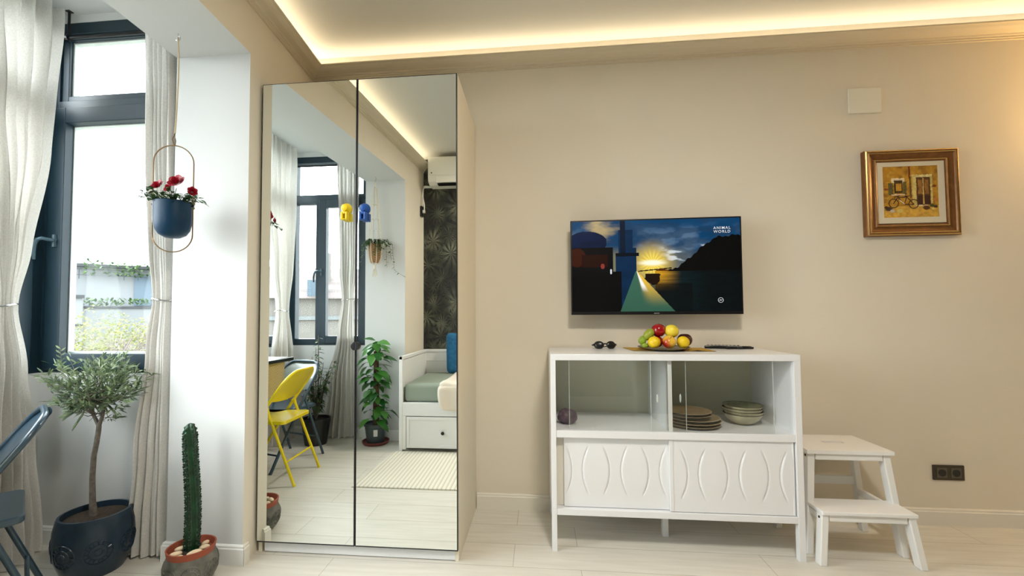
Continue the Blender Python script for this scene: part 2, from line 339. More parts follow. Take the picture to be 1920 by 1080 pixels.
class MB:
    def __init__(s): s.v = []; s.f = []; s.mi = []; s.m = 0
    def add(s, vs, fs):
        k = len(s.v); s.v += [tuple(p) for p in vs]; s.f += [tuple(i + k for i in f) for f in fs]; s.mi += [s.m] * len(fs); return s
    def prism(s, fp, z0, z1):
        n = len(fp)
        ar = sum(fp[i][0] * fp[(i + 1) % n][1] - fp[(i + 1) % n][0] * fp[i][1] for i in range(n))
        if ar < 0: fp = fp[::-1]
        vs = [(x, y, z0) for x, y in fp] + [(x, y, z1) for x, y in fp]
        fs = [tuple(range(n))[::-1], tuple(range(n, 2 * n))] + [(i, (i + 1) % n, n + (i + 1) % n, n + i) for i in range(n)]
        return s.add(vs, fs)
    def box(s, x0, x1, y0, y1, z0, z1): return s.prism([(x0, y0), (x1, y0), (x1, y1), (x0, y1)], z0, z1)
    def extrude_y(s, prof, y0, y1):   # profile in (x,z)
        n = len(prof); ar = sum(prof[i][0] * prof[(i + 1) % n][1] - prof[(i + 1) % n][0] * prof[i][1] for i in range(n))
        if ar < 0: prof = prof[::-1]
        vs = [(x, y0, z) for x, z in prof] + [(x, y1, z) for x, z in prof]
        fs = [tuple(range(n)), tuple(range(n, 2 * n))[::-1]] + [((i + 1) % n, i, n + i, n + (i + 1) % n) for i in range(n)]
        return s.add(vs, fs)
    def sweep(s, A, B, prof):          # profile points are offset vectors at A and at B: lists of equal length
        n = len(prof[0]); vs = [Vector(A) + Vector(p) for p in prof[0]] + [Vector(B) + Vector(p) for p in prof[1]]
        fs = [tuple(range(n)), tuple(range(n, 2 * n))[::-1]] + [((i + 1) % n, i, n + i, n + (i + 1) % n) for i in range(n)]
        return s.add(vs, fs)
    def tube(s, pts, r, seg=8, closed=False, cap=True):
        P = [Vector(p) for p in pts]; n = len(P); rr = r if isinstance(r, (list, tuple)) else [r] * n
        vs = []; up = None
        for i in range(n):
            a = P[i - 1] if (i > 0 or closed) else P[i]; b = P[(i + 1) % n] if (i < n - 1 or closed) else P[i]
            t = (b - a)
            if t.length < 1e-9: t = Vector((0, 0, 1))
            t.normalize()
            if up is None:
                up = Vector((0, 0, 1)) if abs(t.z) < .9 else Vector((1, 0, 0))
            u = t.cross(up)
            if u.length < 1e-6: u = t.orthogonal()
            u.normalize(); w = u.cross(t).normalized(); up = w
            for k in range(seg):
                a_ = 2 * PI * k / seg; vs.append(P[i] + rr[i] * (math.cos(a_) * u + math.sin(a_) * w))
        fs = []
        m = n if closed else n - 1
        for i in range(m):
            j = (i + 1) % n
            for k in range(seg):
                k2 = (k + 1) % seg; fs.append((i * seg + k, i * seg + k2, j * seg + k2, j * seg + k))
        if cap and not closed: fs += [tuple(range(seg))[::-1], tuple(range((n - 1) * seg, n * seg))]
        return s.add(vs, fs)
    def lathe(s, prof, c=(0, 0, 0), seg=32, fr=None, tilt=None):
        vs = []; fs = []; n = len(prof); Cc = Vector(c)
        R = tilt if tilt else Matrix.Identity(3)
        for i, (r, z) in enumerate(prof):
            for k in range(seg):
                a = 2 * PI * k / seg; q = r * (fr(a, z) if fr else 1)
                vs.append(Cc + R @ Vector((q * math.cos(a), q * math.sin(a), z)))
        for i in range(n - 1):
            for k in range(seg):
                k2 = (k + 1) % seg; fs.append((i * seg + k, i * seg + k2, (i + 1) * seg + k2, (i + 1) * seg + k))
        if prof[0][0] > 1e-6: fs.append(tuple(range(seg))[::-1])
        if prof[-1][0] > 1e-6: fs.append(tuple(range((n - 1) * seg, n * seg)))
        return s.add(vs, fs)
    def ball(s, c, r, seg=16, rings=10, sc=(1, 1, 1), R=None, fn=None):
        vs = []; fs = []; Cc = Vector(c); R = R or Matrix.Identity(3)
        for i in range(rings + 1):
            th = PI * i / rings
            for k in range(seg):
                a = 2 * PI * k / seg; d = Vector((math.sin(th) * math.cos(a), math.sin(th) * math.sin(a), math.cos(th)))
                q = r * (fn(d) if fn else 1); vs.append(Cc + R @ Vector((d.x * sc[0] * q, d.y * sc[1] * q, d.z * sc[2] * q)))
        for i in range(rings):
            for k in range(seg):
                k2 = (k + 1) % seg; fs.append((i * seg + k, (i + 1) * seg + k, (i + 1) * seg + k2, i * seg + k2))
        return s.add(vs, fs)
    def leaf(s, base, d, up, ln, w, fold=.15, droop=.15, n=4, shape='olive'):
        base = Vector(base); d = Vector(d).normalized(); side = d.cross(Vector(up))
        if side.length < 1e-4: side = d.orthogonal()
        side.normalize(); nn = side.cross(d).normalized()
        prof = {'olive': (0.06, .75, 1.0, .7, 0.03), 'heart': (.12, 1.0, .92, .55, .02), 'oval': (.05, .8, 1.0, .75, .05)}[shape]
        n = len(prof); vs = []; fs = []
        for i, q in enumerate(prof):
            t = i / (n - 1); c = base + d * (ln * t) - nn * (droop * ln * t * t)
            hw = w * .5 * q
            vs += [c - side * hw + nn * (fold * hw), c, c + side * hw + nn * (fold * hw)]
        for i in range(n - 1):
            a = 3 * i; fs += [(a, a + 1, a + 4, a + 3), (a + 1, a + 2, a + 5, a + 4)]
        return s.add(vs, fs)
    def build(s, name, mats, parent=None, smooth=False, bevel=0.0, seg=2, weld=False):
        me = bpy.data.meshes.new(name); me.from_pydata(s.v, [], s.f)
        if not isinstance(mats, (list, tuple)): mats = [mats]
        for m in mats: me.materials.append(m)
        me.polygons.foreach_set('material_index', s.mi)
        if smooth: me.polygons.foreach_set('use_smooth', [True] * len(me.polygons))
        me.update()
        o = bpy.data.objects.new(name, me); COL.objects.link(o)
        if parent: o.parent = parent
        if bevel:
            b = o.modifiers.new('bevel', 'BEVEL'); b.width = bevel; b.segments = seg; b.limit_method = 'ANGLE'; b.angle_limit = math.radians(40); b.harden_normals = False
        if smooth and smooth != 'all':
            try:
                o.data.set_sharp_from_angle(angle=math.radians(40))
            except Exception: pass
        return o
def struct(name, mb, m, **k):
    o = mb.build(name, m, **k); tag(o, kind='structure'); return o
def lerp(a, b, t): return a + (b - a) * t
def arc(c, r, a0, a1, n, u, v):
    c = Vector(c); u = Vector(u); v = Vector(v)
    return [c + r * (math.cos(lerp(a0, a1, i / n)) * u + math.sin(lerp(a0, a1, i / n)) * v) for i in range(n + 1)]
def interp(tab, z):
    tab = sorted(tab)
    if z <= tab[0][0]: return tab[0][1]
    for (a, va), (b, vb) in zip(tab, tab[1:]):
        if z <= b:
            t = (z - a) / (b - a); t = t * t * (3 - 2 * t); return lerp(va, vb, t)
    return tab[-1][1]

# ================================================================== SETTING
T = .12
f = MB(); f.box(L(YE, SO) - .35, XR + T, YB - T, T, -.10, 0)
struct('floor', f, M_floor)
struct('wall_back', MB().box(L(0) - .0, XR + T, 0, T, 0, 2.95), M_wall)
struct('wall_right', MB().box(XR, XR + T, YB - T, 0, 0, 2.95), M_wall)
w = MB(); w.box(L(YB), XR, YB - T, YB, 0, 2.95)
struct('wall_front', w, M_wallpaper)
# ceiling over the room and over the bay
struct('ceiling', MB().prism([(L(0), 0), (XR, 0), (XR, YB), (L(YB), YB)], ZC, ZC + .1), M_ceil)
c2 = MB(); c2.prism([(L(YE, SO), YE), (L(YE, -BW), YE), (L(YE2, -BW), YE2), (L(YE2, SO), YE2)], ZBAY, ZBAY + .12)
struct('ceiling_bay', c2, M_bay)
# the wall between room and bay: room face beige, reveals white
def reveal_wall():
    w = MB(); w.m = 0
    # near pier, far pier and beam
    def blk(ya, yb, z0, z1):
        fp = [(L(ya), ya), (L(ya, -BW), ya), (L(yb, -BW), yb), (L(yb), yb)]
        n0 = len(w.f); w.prism(fp, z0, z1)
        for i in range(n0, len(w.f)):
            vs = [Vector(w.v[k]) for k in w.f[i]]
            c = sum(vs, Vector()) / len(vs)
            w.mi[i] = 0 if abs(c.x - L(c.y)) < 1e-3 else 1
    blk(.0, YJ, 0, ZC); blk(YF, YB - T, 0, ZC); blk(YJ, YF, ZB, ZC)
    return w
struct('wall_left', reveal_wall(), [M_wall, M_bay])
# bay walls: sill walls, heads
ZS, ZT = .880, 2.757
bw_ = MB()
for (ya, yb) in ((YE, YE + .14), (YE2 - .14, YE2)):
    fp = [(L(ya, SO) - .14, ya), (L(ya, -BW), ya), (L(yb, -BW), yb), (L(yb, SO) - .14, yb)]
    bw_.prism(fp, 0, ZS); bw_.prism(fp, ZT, 2.92)
fp = [(L(YE, SO), YE), (L(YE2, SO), YE2), (L(YE2, SO) - .14, YE2), (L(YE, SO) - .14, YE)]
bw_.prism(fp, 0, ZS); bw_.prism(fp, ZT, 2.92)
struct('wall_bay', bw_, M_bay)

# skirting boards
SK = [(0, 0), (.016, 0), (.016, .074), (.012, .079), (.012, .086), (.007, .0915), (0, .0915)]
def skirt(name, A, B, nrm, m, ea=(0, 0), eb=(0, 0)):
    A = Vector((*A, 0)); B = Vector((*B, 0)); n = Vector((*nrm, 0)).normalized(); d = (B - A).normalized()
    s = MB(); s.sweep(A, B, ([n * p - d * (ea[0] + ea[1] * p) + Vector((0, 0, z)) for p, z in SK], [n * p + d * (eb[0] + eb[1] * p) + Vector((0, 0, z)) for p, z in SK]))
    return struct(name, s, m)
skirt('baseboard_back', (.004, 0), (XR, 0), (0, -1), M_trim)
wn_ = (1, AL)
skirt('baseboard_left', (L(-.66), -.66), (L(YJ), YJ), wn_, M_trim, eb=(0, 1))
skirt('baseboard_jamb', (L(YJ), YJ), (L(YJ, -BW), YJ), (0, -1), M_trimw, ea=(0, 1), eb=(0, 1))
skirt('baseboard_bay', (L(YJ, -BW), YJ), (L(YE, -BW), YE), (-1, -AL), M_trimw, ea=(0, 1))
skirt('baseboard_window', (L(YE, -BW), YE), (L(YE, SO), YE), (0, -1), M_trimw)
skirt('baseboard_bay_side', (L(YE, SO), YE), (L(YE2, SO), YE2), wn_, M_trimw)
skirt('baseboard_far_window', (L(YE2, SO), YE2), (L(YE2, -BW), YE2), (0, 1), M_trimw)
skirt('baseboard_far_jamb', (L(YF, -BW), YF), (L(YF), YF), (0, 1), M_trimw, ea=(0, 1), eb=(0, 1))
skirt('baseboard_front', (XR, YB), (L(YB), YB), (0, 1), M_trimw)
skirt('baseboard_right', (XR, 0), (XR, YB), (-1, 0), M_trim)

# cornice with the cove for the light strip
CR = [(0, 2.700), (.010, 2.700), (.010, 2.7075), (.018, 2.7085), (.018, 2.716), (.027, 2.7175), (.030, 2.724), (.045, 2.7265), (.062, 2.7315), (.076, 2.739), (.086, 2.7475), (.090, 2.7495), (.096, 2.7505), (.096, 2.7585), (.088, 2.7585), (.080, 2.7480), (0, 2.740)]
def crown(name, A, B, n, ka, kb):
    A = Vector((*A, 0)); B = Vector((*B, 0)); n = Vector((*n, 0)).normalized(); d = (B - A).normalized()
    s = MB(); s.sweep(A, B, ([n * p + d * (ka * p) + Vector((0, 0, z)) for p, z in CR], [n * p - d * (kb * p) + Vector((0, 0, z)) for p, z in CR]))
    o = struct(name, s, M_crown)
    l = MB(); q = [(.010, 2.7455), (.030, 2.7475), (.030, 2.7525), (.010, 2.7505)]
    l.sweep(A, B, ([n * p + d * (ka * p) + Vector((0, 0, z)) for p, z in q], [n * p - d * (kb * p) + Vector((0, 0, z)) for p, z in q]))
    l.build('light_strip', M_led, o)
    return o
ta = math.atan(AL)
crown('trim_1', (L(0), 0), (XR, 0), (0, -1), math.tan(PI / 4 + ta / 2) if False else math.tan((PI / 2 - ta) / 2) ** -1 * 1.0, 1)
crown('trim_2', (L(YB), YB), (L(0), 0), wn_, math.tan((PI / 2 - ta) / 2), 1.0 / math.tan((PI / 2 - ta) / 2))
crown('trim_3', (XR, 0), (XR, YB), (-1, 0), 1, 1)

# ================================================================== WINDOWS
def wframe(mb, P, u, n, a0, a1, z0, z1, w, d0, d1):   # rectangular frame in plane (u along, z), depth along n
    P = Vector((*P, 0)); u = Vector((*u, 0)); n = Vector((*n, 0))
    def bar(a, b, c, d):
        vs = []
        for z in (c, d):
            for (s_, t_) in ((a, d0), (b, d0), (b, d1), (a, d1)): vs.append(P + u * s_ + n * t_ + Vector((0, 0, z)))
        mb.add(vs, [(3, 2, 1, 0), (4, 5, 6, 7), (0, 1, 5, 4), (1, 2, 6, 5), (2, 3, 7, 6), (3, 0, 4, 7)])
    bar(a0, a0 + w, z0, z1); bar(a1 - w, a1, z0, z1); bar(a0 + w, a1 - w, z0, z0 + w); bar(a0 + w, a1 - w, z1 - w, z1)
    return bar
def pane(parent, P, u, n, a0, a1, z0, z1, d):
    P = Vector((*P, 0)); u = Vector((*u, 0)); n = Vector((*n, 0)); m = MB()
    vs = [P + u * s_ + n * (d + t_) + Vector((0, 0, z)) for z in (z0, z1) for s_, t_ in ((a0, 0), (a1, 0), (a1, .004), (a0, .004))]
    m.add(vs, [(3, 2, 1, 0), (4, 5, 6, 7), (0, 1, 5, 4), (1, 2, 6, 5), (2, 3, 7, 6), (3, 0, 4, 7)])
    return m.build('pane', M_pane, parent)
def handle(parent, P, u, n, a, z, d, side=1):
    P = Vector((*P, 0)); u = Vector((*u, 0)); n = Vector((*n, 0)); m = MB()
    c = P + u * a + n * d
    up = Vector((0, 0, 1))
    m.tube([c + up * z - n * 0, c + up * z - n * .006], .016, 14)
    m.tube([c + up * (z + .03) - n * .0, c + up * (z - .035) - n * 0], .013, 10)
    pts = [c + up * z - n * .004, c + up * z - n * .040, c + up * (z + .004) - n * .052 - u * .012 * side, c + up * (z - .002) - n * .055 - u * .034 * side, c + up * (z - .022) - n * .056 - u * .046 * side, c + up * (z - .060) - n * .056 - u * .052 * side, c + up * (z - .105) - n * .054 - u * .052 * side]
    m.tube(pts, [.009, .009, .0095, .0095, .0095, .0095, .008], 10)
    return m.build('handle', M_tealh, parent, smooth=True)
# window_1: near end of the bay (seen left of the jamb)
X0, X1 = L(YE, SO), L(YE, -BW)
W1 = empty('window_1', (0, 0, 0), kind='structure')
m = MB(); P1 = (0, YE); U = (1, 0); Nn = (0, 1)
bar = wframe(m, P1, U, Nn, X0, X1, ZS, ZT, .062, .0, .075)
bar(X0 + .06, X1 - .06, 2.262, 2.330)
m.build('window_frame', M_teal, W1, bevel=.003)
s = MB(); wframe(s, P1, U, Nn, X0 + .034, X1 - .05, ZS + .018, 2.288, .085, -.016, .045); s.build('sash', M_teal, W1, bevel=.004)
s = MB(); wframe(s, P1, U, Nn, X0 + .056, X1 - .056, 2.316, 2.712, .045, .012, .05); s.build('top_sash', M_teal, W1, bevel=.003)
s = MB(); wframe(s, P1, U, Nn, X0 + .112, X1 - .128, ZS + .096, 2.210, .012, .030, .060); wframe(s, P1, U, Nn, X0 + .098, X1 - .098, 2.355, 2.672, .012, .030, .060); s.build('pane_spacer', M_spacer, W1)
pane(W1, P1, U, Nn, X0 + .11, X1 - .13, ZS + .095, 2.212, .034); pane(W1, P1, U, Nn, X0 + .095, X1 - .095, 2.352, 2.675, .034)
handle(W1, P1, U, Nn, X0 + .082, 1.575, -.016, 1)
for k_, (y0_, y1_) in enumerate(((YE - .004, YE + .08), (YE2 - .08, YE2 + .004))):
    xc_ = L(YE if k_ == 0 else YE2, SO); struct('trim_%d' % (4 + k_), MB().box(xc_ - .09, xc_ + .004, y0_, y1_, ZS, ZT), M_teal)
# window_2: far end of the bay, seen in the mirror
X0, X1 = L(YE2, SO), L(YE2, -BW)
W2 = empty('window_2', (0, 0, 0), kind='structure')
m = MB(); P2 = (0, YE2); N2 = (0, -1)
bar = wframe(m, P2, U, N2, X0, X1, ZS, ZT, .062, .0, .075)
bar(X0 + .06, X1 - .06, 2.285, 2.372); bar(-1.805, -1.745, ZS + .06, 2.29); 
m.build('window_frame', M_teal, W2, bevel=.003)
s = MB(); wframe(s, P2, U, N2, -1.765, X1 - .03, ZS + .02, 2.315, .072, -.016, .045); s.build('sash', M_teal, W2, bevel=.004)
pane(W2, P2, U, N2, X0 + .05, -1.80, ZS + .055, 2.29, .034); pane(W2, P2, U, N2, -1.70, X1 - .1, ZS + .085, 2.25, .030); pane(W2, P2, U, N2, X0 + .05, X1 - .05, 2.36, ZT - .055, .034)
handle(W2, P2, U, N2, -1.735, 1.60, -.016, 1)
# window_3: the long side of the bay
W3 = empty('window_3', (0, 0, 0), kind='structure')
ca = math.cos(ta); sa = math.sin(ta)
U3 = (-sa, ca); N3 = (-ca, -sa)
P3 = (L(YE2, SO), YE2); LEN = (YE - YE2) / ca
m = MB(); bar = wframe(m, P3, U3, N3, 0, LEN, ZS, ZT, .075, .0, .075)
bar(.07, LEN - .07, 2.262, 2.345)
third = LEN / 3
for i in (1, 2): bar(third * i - .035, third * i + .035, ZS + .07, ZT - .07)
m.build('window_frame', M_teal, W3, bevel=.003)
for i in range(3):
    a, b = third * i + .04, third * (i + 1) - .04
    if i != 1:
        s = MB(); wframe(s, P3, U3, N3, a - (.02 if i else -.02), b + (.02 if i < 2 else -.02), ZS + .03, 2.29, .075, -.014, .045); s.build('sash', M_teal, W3, bevel=.004)
    pane(W3, P3, U3, N3, a + .03, b - .03, ZS + .065, 2.265, .036); pane(W3, P3, U3, N3, a, b, 2.34, ZT - .07, .036)

# ================================================================== CURTAINS
def curtain(name, A, u, n, left, right, amp, z0, z1, folds, phase, label, seed=0, ztie=None, tiemat=None):
    """left/right/amp: tables (z -> value) along direction u and normal n from A."""
    rnd = random.Random(seed); A = Vector((*A, 0)); u = Vector((*u, 0)).normalized(); n = Vector((*n, 0)).normalized()
    NS, NZ = folds * 14, 70; vs = []; fs = []
    ph = [rnd.uniform(-.5, .5) for _ in range(8)]
    for j in range(NZ + 1):
        z = lerp(z0, z1, j / NZ); l, r, am = interp(left, z), interp(right, z), interp(amp, z)
        for i in range(NS + 1):
            t = i / NS
            tt = t + .012 * math.sin(7 * t * PI + 2 * z + ph[0])
            q = math.sin(2 * PI * folds * tt + phase + .5 * math.sin(1.4 * z + ph[1]))
            q = math.copysign(abs(q) ** .8, q)
            q = q * (1 + .35 * math.sin(5 * t + ph[2] + z)) + .25 * math.sin(2 * PI * folds * 2.3 * tt + 1.5 * z + ph[3])
            q += .12 * math.sin(31 * t + 9 * z + ph[5]) * math.sin(4 * z + ph[6])
            p = A + u * (lerp(l, r, t) + .16 * am * math.cos(2 * PI * folds * tt + phase)) + n * (am * q); vs.append((p.x, p.y, z + (.006 * math.sin(9 * t) if j == 0 else 0)))
    for j in range(NZ):
        for i in range(NS):
            a = j * (NS + 1) + i; fs.append((a, a + 1, a + NS + 2, a + NS + 1))
    e = empty(name, (A + u * (left[0][1] + right[0][1]) * .5)[:2] + (0,), label=label, cat='curtain')
    base = Vector(e.location)
    m = MB(); m.add([Vector(v) - base for v in vs], fs); o = m.build('drape', M_curtain, e, smooth='all')
    if ztie:
        l, r, am = interp(left, ztie), interp(right, ztie), interp(amp, ztie)
        c = A + u * ((l + r) / 2) - base; rx = (r - l) / 2 + .010; ry = am * 1.25 + .008
        pts = [c + u * (rx * math.cos(t)) + n * (ry * math.sin(t)) + Vector((0, 0, ztie + .006 * math.sin(2 * t))) for t in [2 * PI * k / 28 for k in range(28)]]
        t_ = MB(); t_.tube(pts, .004, 6, closed=True); t_.build('tieback', M_rodw, e, smooth=True)
    return e
# 1. near end, right side by the jamb (direct view)
curtain('curtain', (0, -.668), (1, 0), (0, 1),
        [(0, -1.635), (.5, -1.60), (1.0, -1.535), (1.255, -1.515), (1.5, -1.535), (2.0, -1.575), (2.7, -1.60)],
        [(0, -1.440), (1.255, -1.432), (2.7, -1.432)],
        [(0, .026), (1.0, .026), (1.255, .018), (1.6, .028), (2.7, .030)], .012, 2.69, 5, .3,
        'off-white linen curtain tied back beside the white jamb, behind the hanging blue pot', 1, 1.255)
# 2. long side, near end (left edge of the picture)
OS = 0.129
S3 = (L(0, -1.08), 0); US = (-sa, ca)
curtain('curtain', S3, US, (ca, sa),
        [(0, -1.02), (.6, -.99), (1.0, -.95), (1.228, -.93), (1.5, -.96), (2.2, -1.04), (2.78, -1.09)],
        [(0, -.690), (.6, -.735), (.9, -.782), (1.228, -.838), (1.5, -.80), (2.0, -.73), (2.78, -.690)],
        [(0, .042), (1.0, .036), (1.228, .024), (1.6, .036), (2.78, .040)], .012, 2.775, 6, 1.1,
        'off-white linen curtain at the left edge, tied back before the dark corner frame', 2, 1.228)
# 3. far end beside the far jamb (mirror)
curtain('curtain', (0, -2.566), (1, 0), (0, 1),
        [(0, -1.685), (.5, -1.62), (1.0, -1.53), (1.322, -1.49), (1.6, -1.51), (2.7, -1.545)],
        [(0, -1.345), (1.322, -1.385), (1.7, -1.36), (2.7, -1.345)],
        [(0, .036), (1.0, .028), (1.322, .020), (1.6, .030), (2.7, .032)], .014, 2.69, 6, .9,
        'off-white linen curtain seen in the mirror, tied back behind the yellow suction holder', 3, 1.322)
# 4. long side, far end (mirror)
curtain('curtain', S3, US, (ca, sa),
        [(0, -2.495), (.8, -2.48), (1.216, -2.42), (1.6, -2.45), (2.0, -2.47), (2.78, -2.475)],
        [(0, -2.12), (.8, -2.20), (1.216, -2.27), (1.6, -2.20), (2.1, -2.13), (2.78, -2.12)],
        [(0, .040), (1.0, .034), (1.216, .022), (1.6, .034), (2.78, .036)], .012, 2.790, 5, 2.0,
        'off-white linen curtain seen in the mirror above the rattan table, left of the mirrored window', 4, 1.216)
def rod(label, A, B, zr, br):
    A = Vector((*A, zr)); B = Vector((*B, zr)); e = empty('curtain_rod', ((A + B) / 2)[:2] + (0,), label=label, cat='curtain rod')
    b0 = Vector((e.location.x, e.location.y, 0)); d = (B - A).normalized()
    m = MB(); m.tube([A - b0, B - b0], .009, 10); m.build('pole', M_blackm, e, smooth=True)
    for p, s_ in ((A, -1), (B, 1)):
        m = MB(); m.ball(p + d * s_ * .014 - b0, .019, 14, 10); m.build('finial', M_black, e, smooth=True)
    for p, top in br:
        q = A.lerp(B, p) - b0; m = MB()
        m.tube([q + Vector((0, 0, .012)), q + Vector((0, 0, top - zr))], .006, 8); m.box(q.x - .012, q.x + .012, q.y - .012, q.y + .012, top - .004, top)
        m.tube([q - d * .006, q + d * .006], .018, 12)
        m.build('bracket', M_black, e)
    return e
rod('black curtain rod across the end window behind the hanging blue pot', (-2.13, -.630), (-1.428, -.630), 2.655, [(.06, ZBAY)])
rod('black curtain rod across the mirrored end window', (-2.04, -2.605), (-1.31, -2.605), 2.655, [(.96, ZBAY)])
A_ = Vector((*S3, 0)) + Vector((-.045, 0, 0)); u_ = Vector((*US, 0))
rod('long black curtain rod along the side windows, top left corner', (A_ + u_ * -2.46)[:2], (A_ + u_ * -.72)[:2], 2.735, [(.02, ZBAY), (.5, ZBAY), (.97, ZBAY)])

# ================================================================== WARDROBE
WX0, WD = -1.010, .580
wd = empty('mirrored_wardrobe', (-.505, -.30, 0), label='tall pale wardrobe with two mirror doors standing in the corner', cat='wardrobe')
def wb(name, x0, x1, y0, y1, z0, z1, m, bevel=.0015): return MB().box(x0 + .505, x1 + .505, y0 + .30, y1 + .30, z0, z1).build(name, m, wd, bevel=bevel)
wb('side_panel', -.018, 0, -WD, -.003, .0, 2.360, M_ward); wb('side_panel', WX0, WX0 + .018, -WD, -.003, .0, 2.360, M_ward)
wb('top_panel', WX0 + .018, -.018, -WD, -.003, 2.342, 2.360, M_ward)
wb('back_panel', WX0 + .018, -.018, -.010, -.003, .05, 2.342, M_ward)
wb('plinth', WX0 + .03, -.018, -WD + .002, -WD + .018, .004, .052, M_white)
for (a, b, nm) in ((WX0 + .001, -.5065, 0), (-.5035, -.0005, 1)):
    z0, z1 = .057, 2.356; yf = -.6012
    d = wb('door', a, b, -.599, -.582, z0, z1, M_edge, .001)
    mb = MB(); e_ = .0045
    mb.add([(a + e_ + .505, yf + .30, z0 + e_ + .003), (b - e_ + .505, yf + .30, z0 + e_ + .003), (b - e_ + .505, yf + .30, z1 - e_), (a + e_ + .505, yf + .30, z1 - e_),
            (a + e_ + .505, yf + .302, z0 + e_ + .003), (b - e_ + .505, yf + .302, z0 + e_ + .003), (b - e_ + .505, yf + .302, z1 - e_), (a + e_ + .505, yf + .302, z1 - e_)],
           [(0, 1, 2, 3), (7, 6, 5, 4), (0, 4, 5, 1), (1, 5, 6, 2), (2, 6, 7, 3), (3, 7, 4, 0)])
    mb.build('mirror', M_mirror, d)
    # half-moon pull
    hm = MB(); sgn = -1 if nm == 0 else 1; cx = -.5058 if nm == 0 else -.5042
    fp = [(cx + .505 + sgn * .0205 * math.sin(t), 1.021 + .0205 * math.cos(t)) for t in [PI * k / 14 for k in range(15)]]
    n = len(fp); vs = [(x, yf + .30 - .014, z) for x, z in fp] + [(x, yf + .30 - .0005, z) for x, z in fp]
    fs = [tuple(range(n)), tuple(range(n, 2 * n))[::-1]] + [((i + 1) % n, i, n + i, n + (i + 1) % n) for i in range(n)]
    if sgn > 0: fs = [t[::-1] for t in fs]
    hm.add(vs, fs); hm.build('pull', M_black, d, bevel=.002)

# suction holders on the mirrors
def suction(x, z, m, label):
    e = empty('suction_holder', (x, -.6014, z - .05), label=label, cat='suction holder')
    a = MB(); R = Matrix(((1, 0, 0), (0, 0, 1), (0, -1, 0)))  # lathe axis -> -y
    Rm = Matrix.Rotation(PI / 2, 3, 'X')
    a.lathe([(.001, .0005), (.027, .0005), (.027, .004), (.023, .010), (.020, .014), (.018, .026), (.015, .031), (.001, .033)], (0, 0, .060), 24, tilt=Rm); a.build('suction_cup', m, e, smooth=True)
    b = MB(); b.box(-.017, -.006, -.034, -.003, .000, .040); b.box(.006, .017, -.034, -.003, .000, .040); b.box(-.006, .006, -.034, -.003, .028, .044); b.box(-.006, .006, -.034, -.003, .0, .006)
    b.box(-.006, .006, -.010, -.003, .006, .028)
    b.build('holder', m, e, bevel=.003)
    return e
suction(-.556, 1.690, M_yplast, 'yellow plastic suction holder stuck on the left mirror door')
suction(-.462, 1.687, M_bplast, 'blue plastic suction holder stuck on the right mirror door')

# ================================================================== SIDEBOARD
SX0, SX1, SY0, SY1 = .444, 1.628, -.450, -.020
sb = empty('sideboard', ((SX0 + SX1) / 2, -.235, 0), label='white sideboard with glass upper doors and oval-embossed lower doors', cat='sideboard')
OX, OY = (SX0 + SX1) / 2, -.235
def sbx(name, x0, x1, y0, y1, z0, z1, m=M_white, bevel=.0015, parent=None): return MB().box(x0 - OX, x1 - OX, y0 - OY, y1 - OY, z0, z1).build(name, m, parent or sb, bevel=bevel)
sbx('top_panel', SX0, SX1, SY0, SY1, .940, .971)
for a, b in ((SX0, SX0 + .026), (SX1 - .030, SX1)):
    sbx('side_panel', a, b, SY0 + .012, SY1, .205, .940)
    sbx('corner_post', a, b, SY0, SY0 + .012, .205, .940)
    sbx('leg', a, b, SY0, SY0 + .030, .0, .205); sbx('leg', a, b, SY1 - .030, SY1, .0, .205)
sbx('leg', 1.026, 1.056, -.262, -.232, .0, .176)
IX0, IX1 = SX0 + .026, SX1 - .030
sbx('shelf', IX0, IX1, SY0 + .002, SY1 - .006, .556, .591)
sbx('bottom_panel', IX0, IX1, SY0 + .002, SY1 - .006, .176, .206)
sbx('back_panel', IX0, IX1, SY1 - .006, SY1, .206, .940, mat('sage_back_panel', (.60, .60, .47), .5))
sbx('divider', 1.020, 1.040, SY0 + .022, SY1 - .006, .591, .940)
def gdoor(x0, x1, y, hx):
    g = sbx('glass_door', x0, x1, y, y + .004, .593, .938, M_cabglass, 0)
    for xe in (x0, x1 - .0016): sbx('polished_edge', xe, xe + .0016, y - .0004, y + .0044, .593, .938, M_spacer, 0, g)
    h = MB()
    h.lathe([(.001, 0), (1, 0), (1, .0015), (.9, .0022), (.001, .0022)], (0, 0, 0), 20, tilt=Matrix.Rotation(PI / 2, 3, 'X'))
    for i, v in enumerate(h.v): h.v[i] = (v[0] * .0045 + hx - OX, v[1] * 1.0 + (y - .0002) - OY, v[2] * .021 + .755)
    h.build('finger_pull', M_spacer, g, smooth=True)
gdoor(.537, 1.106, -.430, 1.078); gdoor(.934, 1.508, -.440, .965)
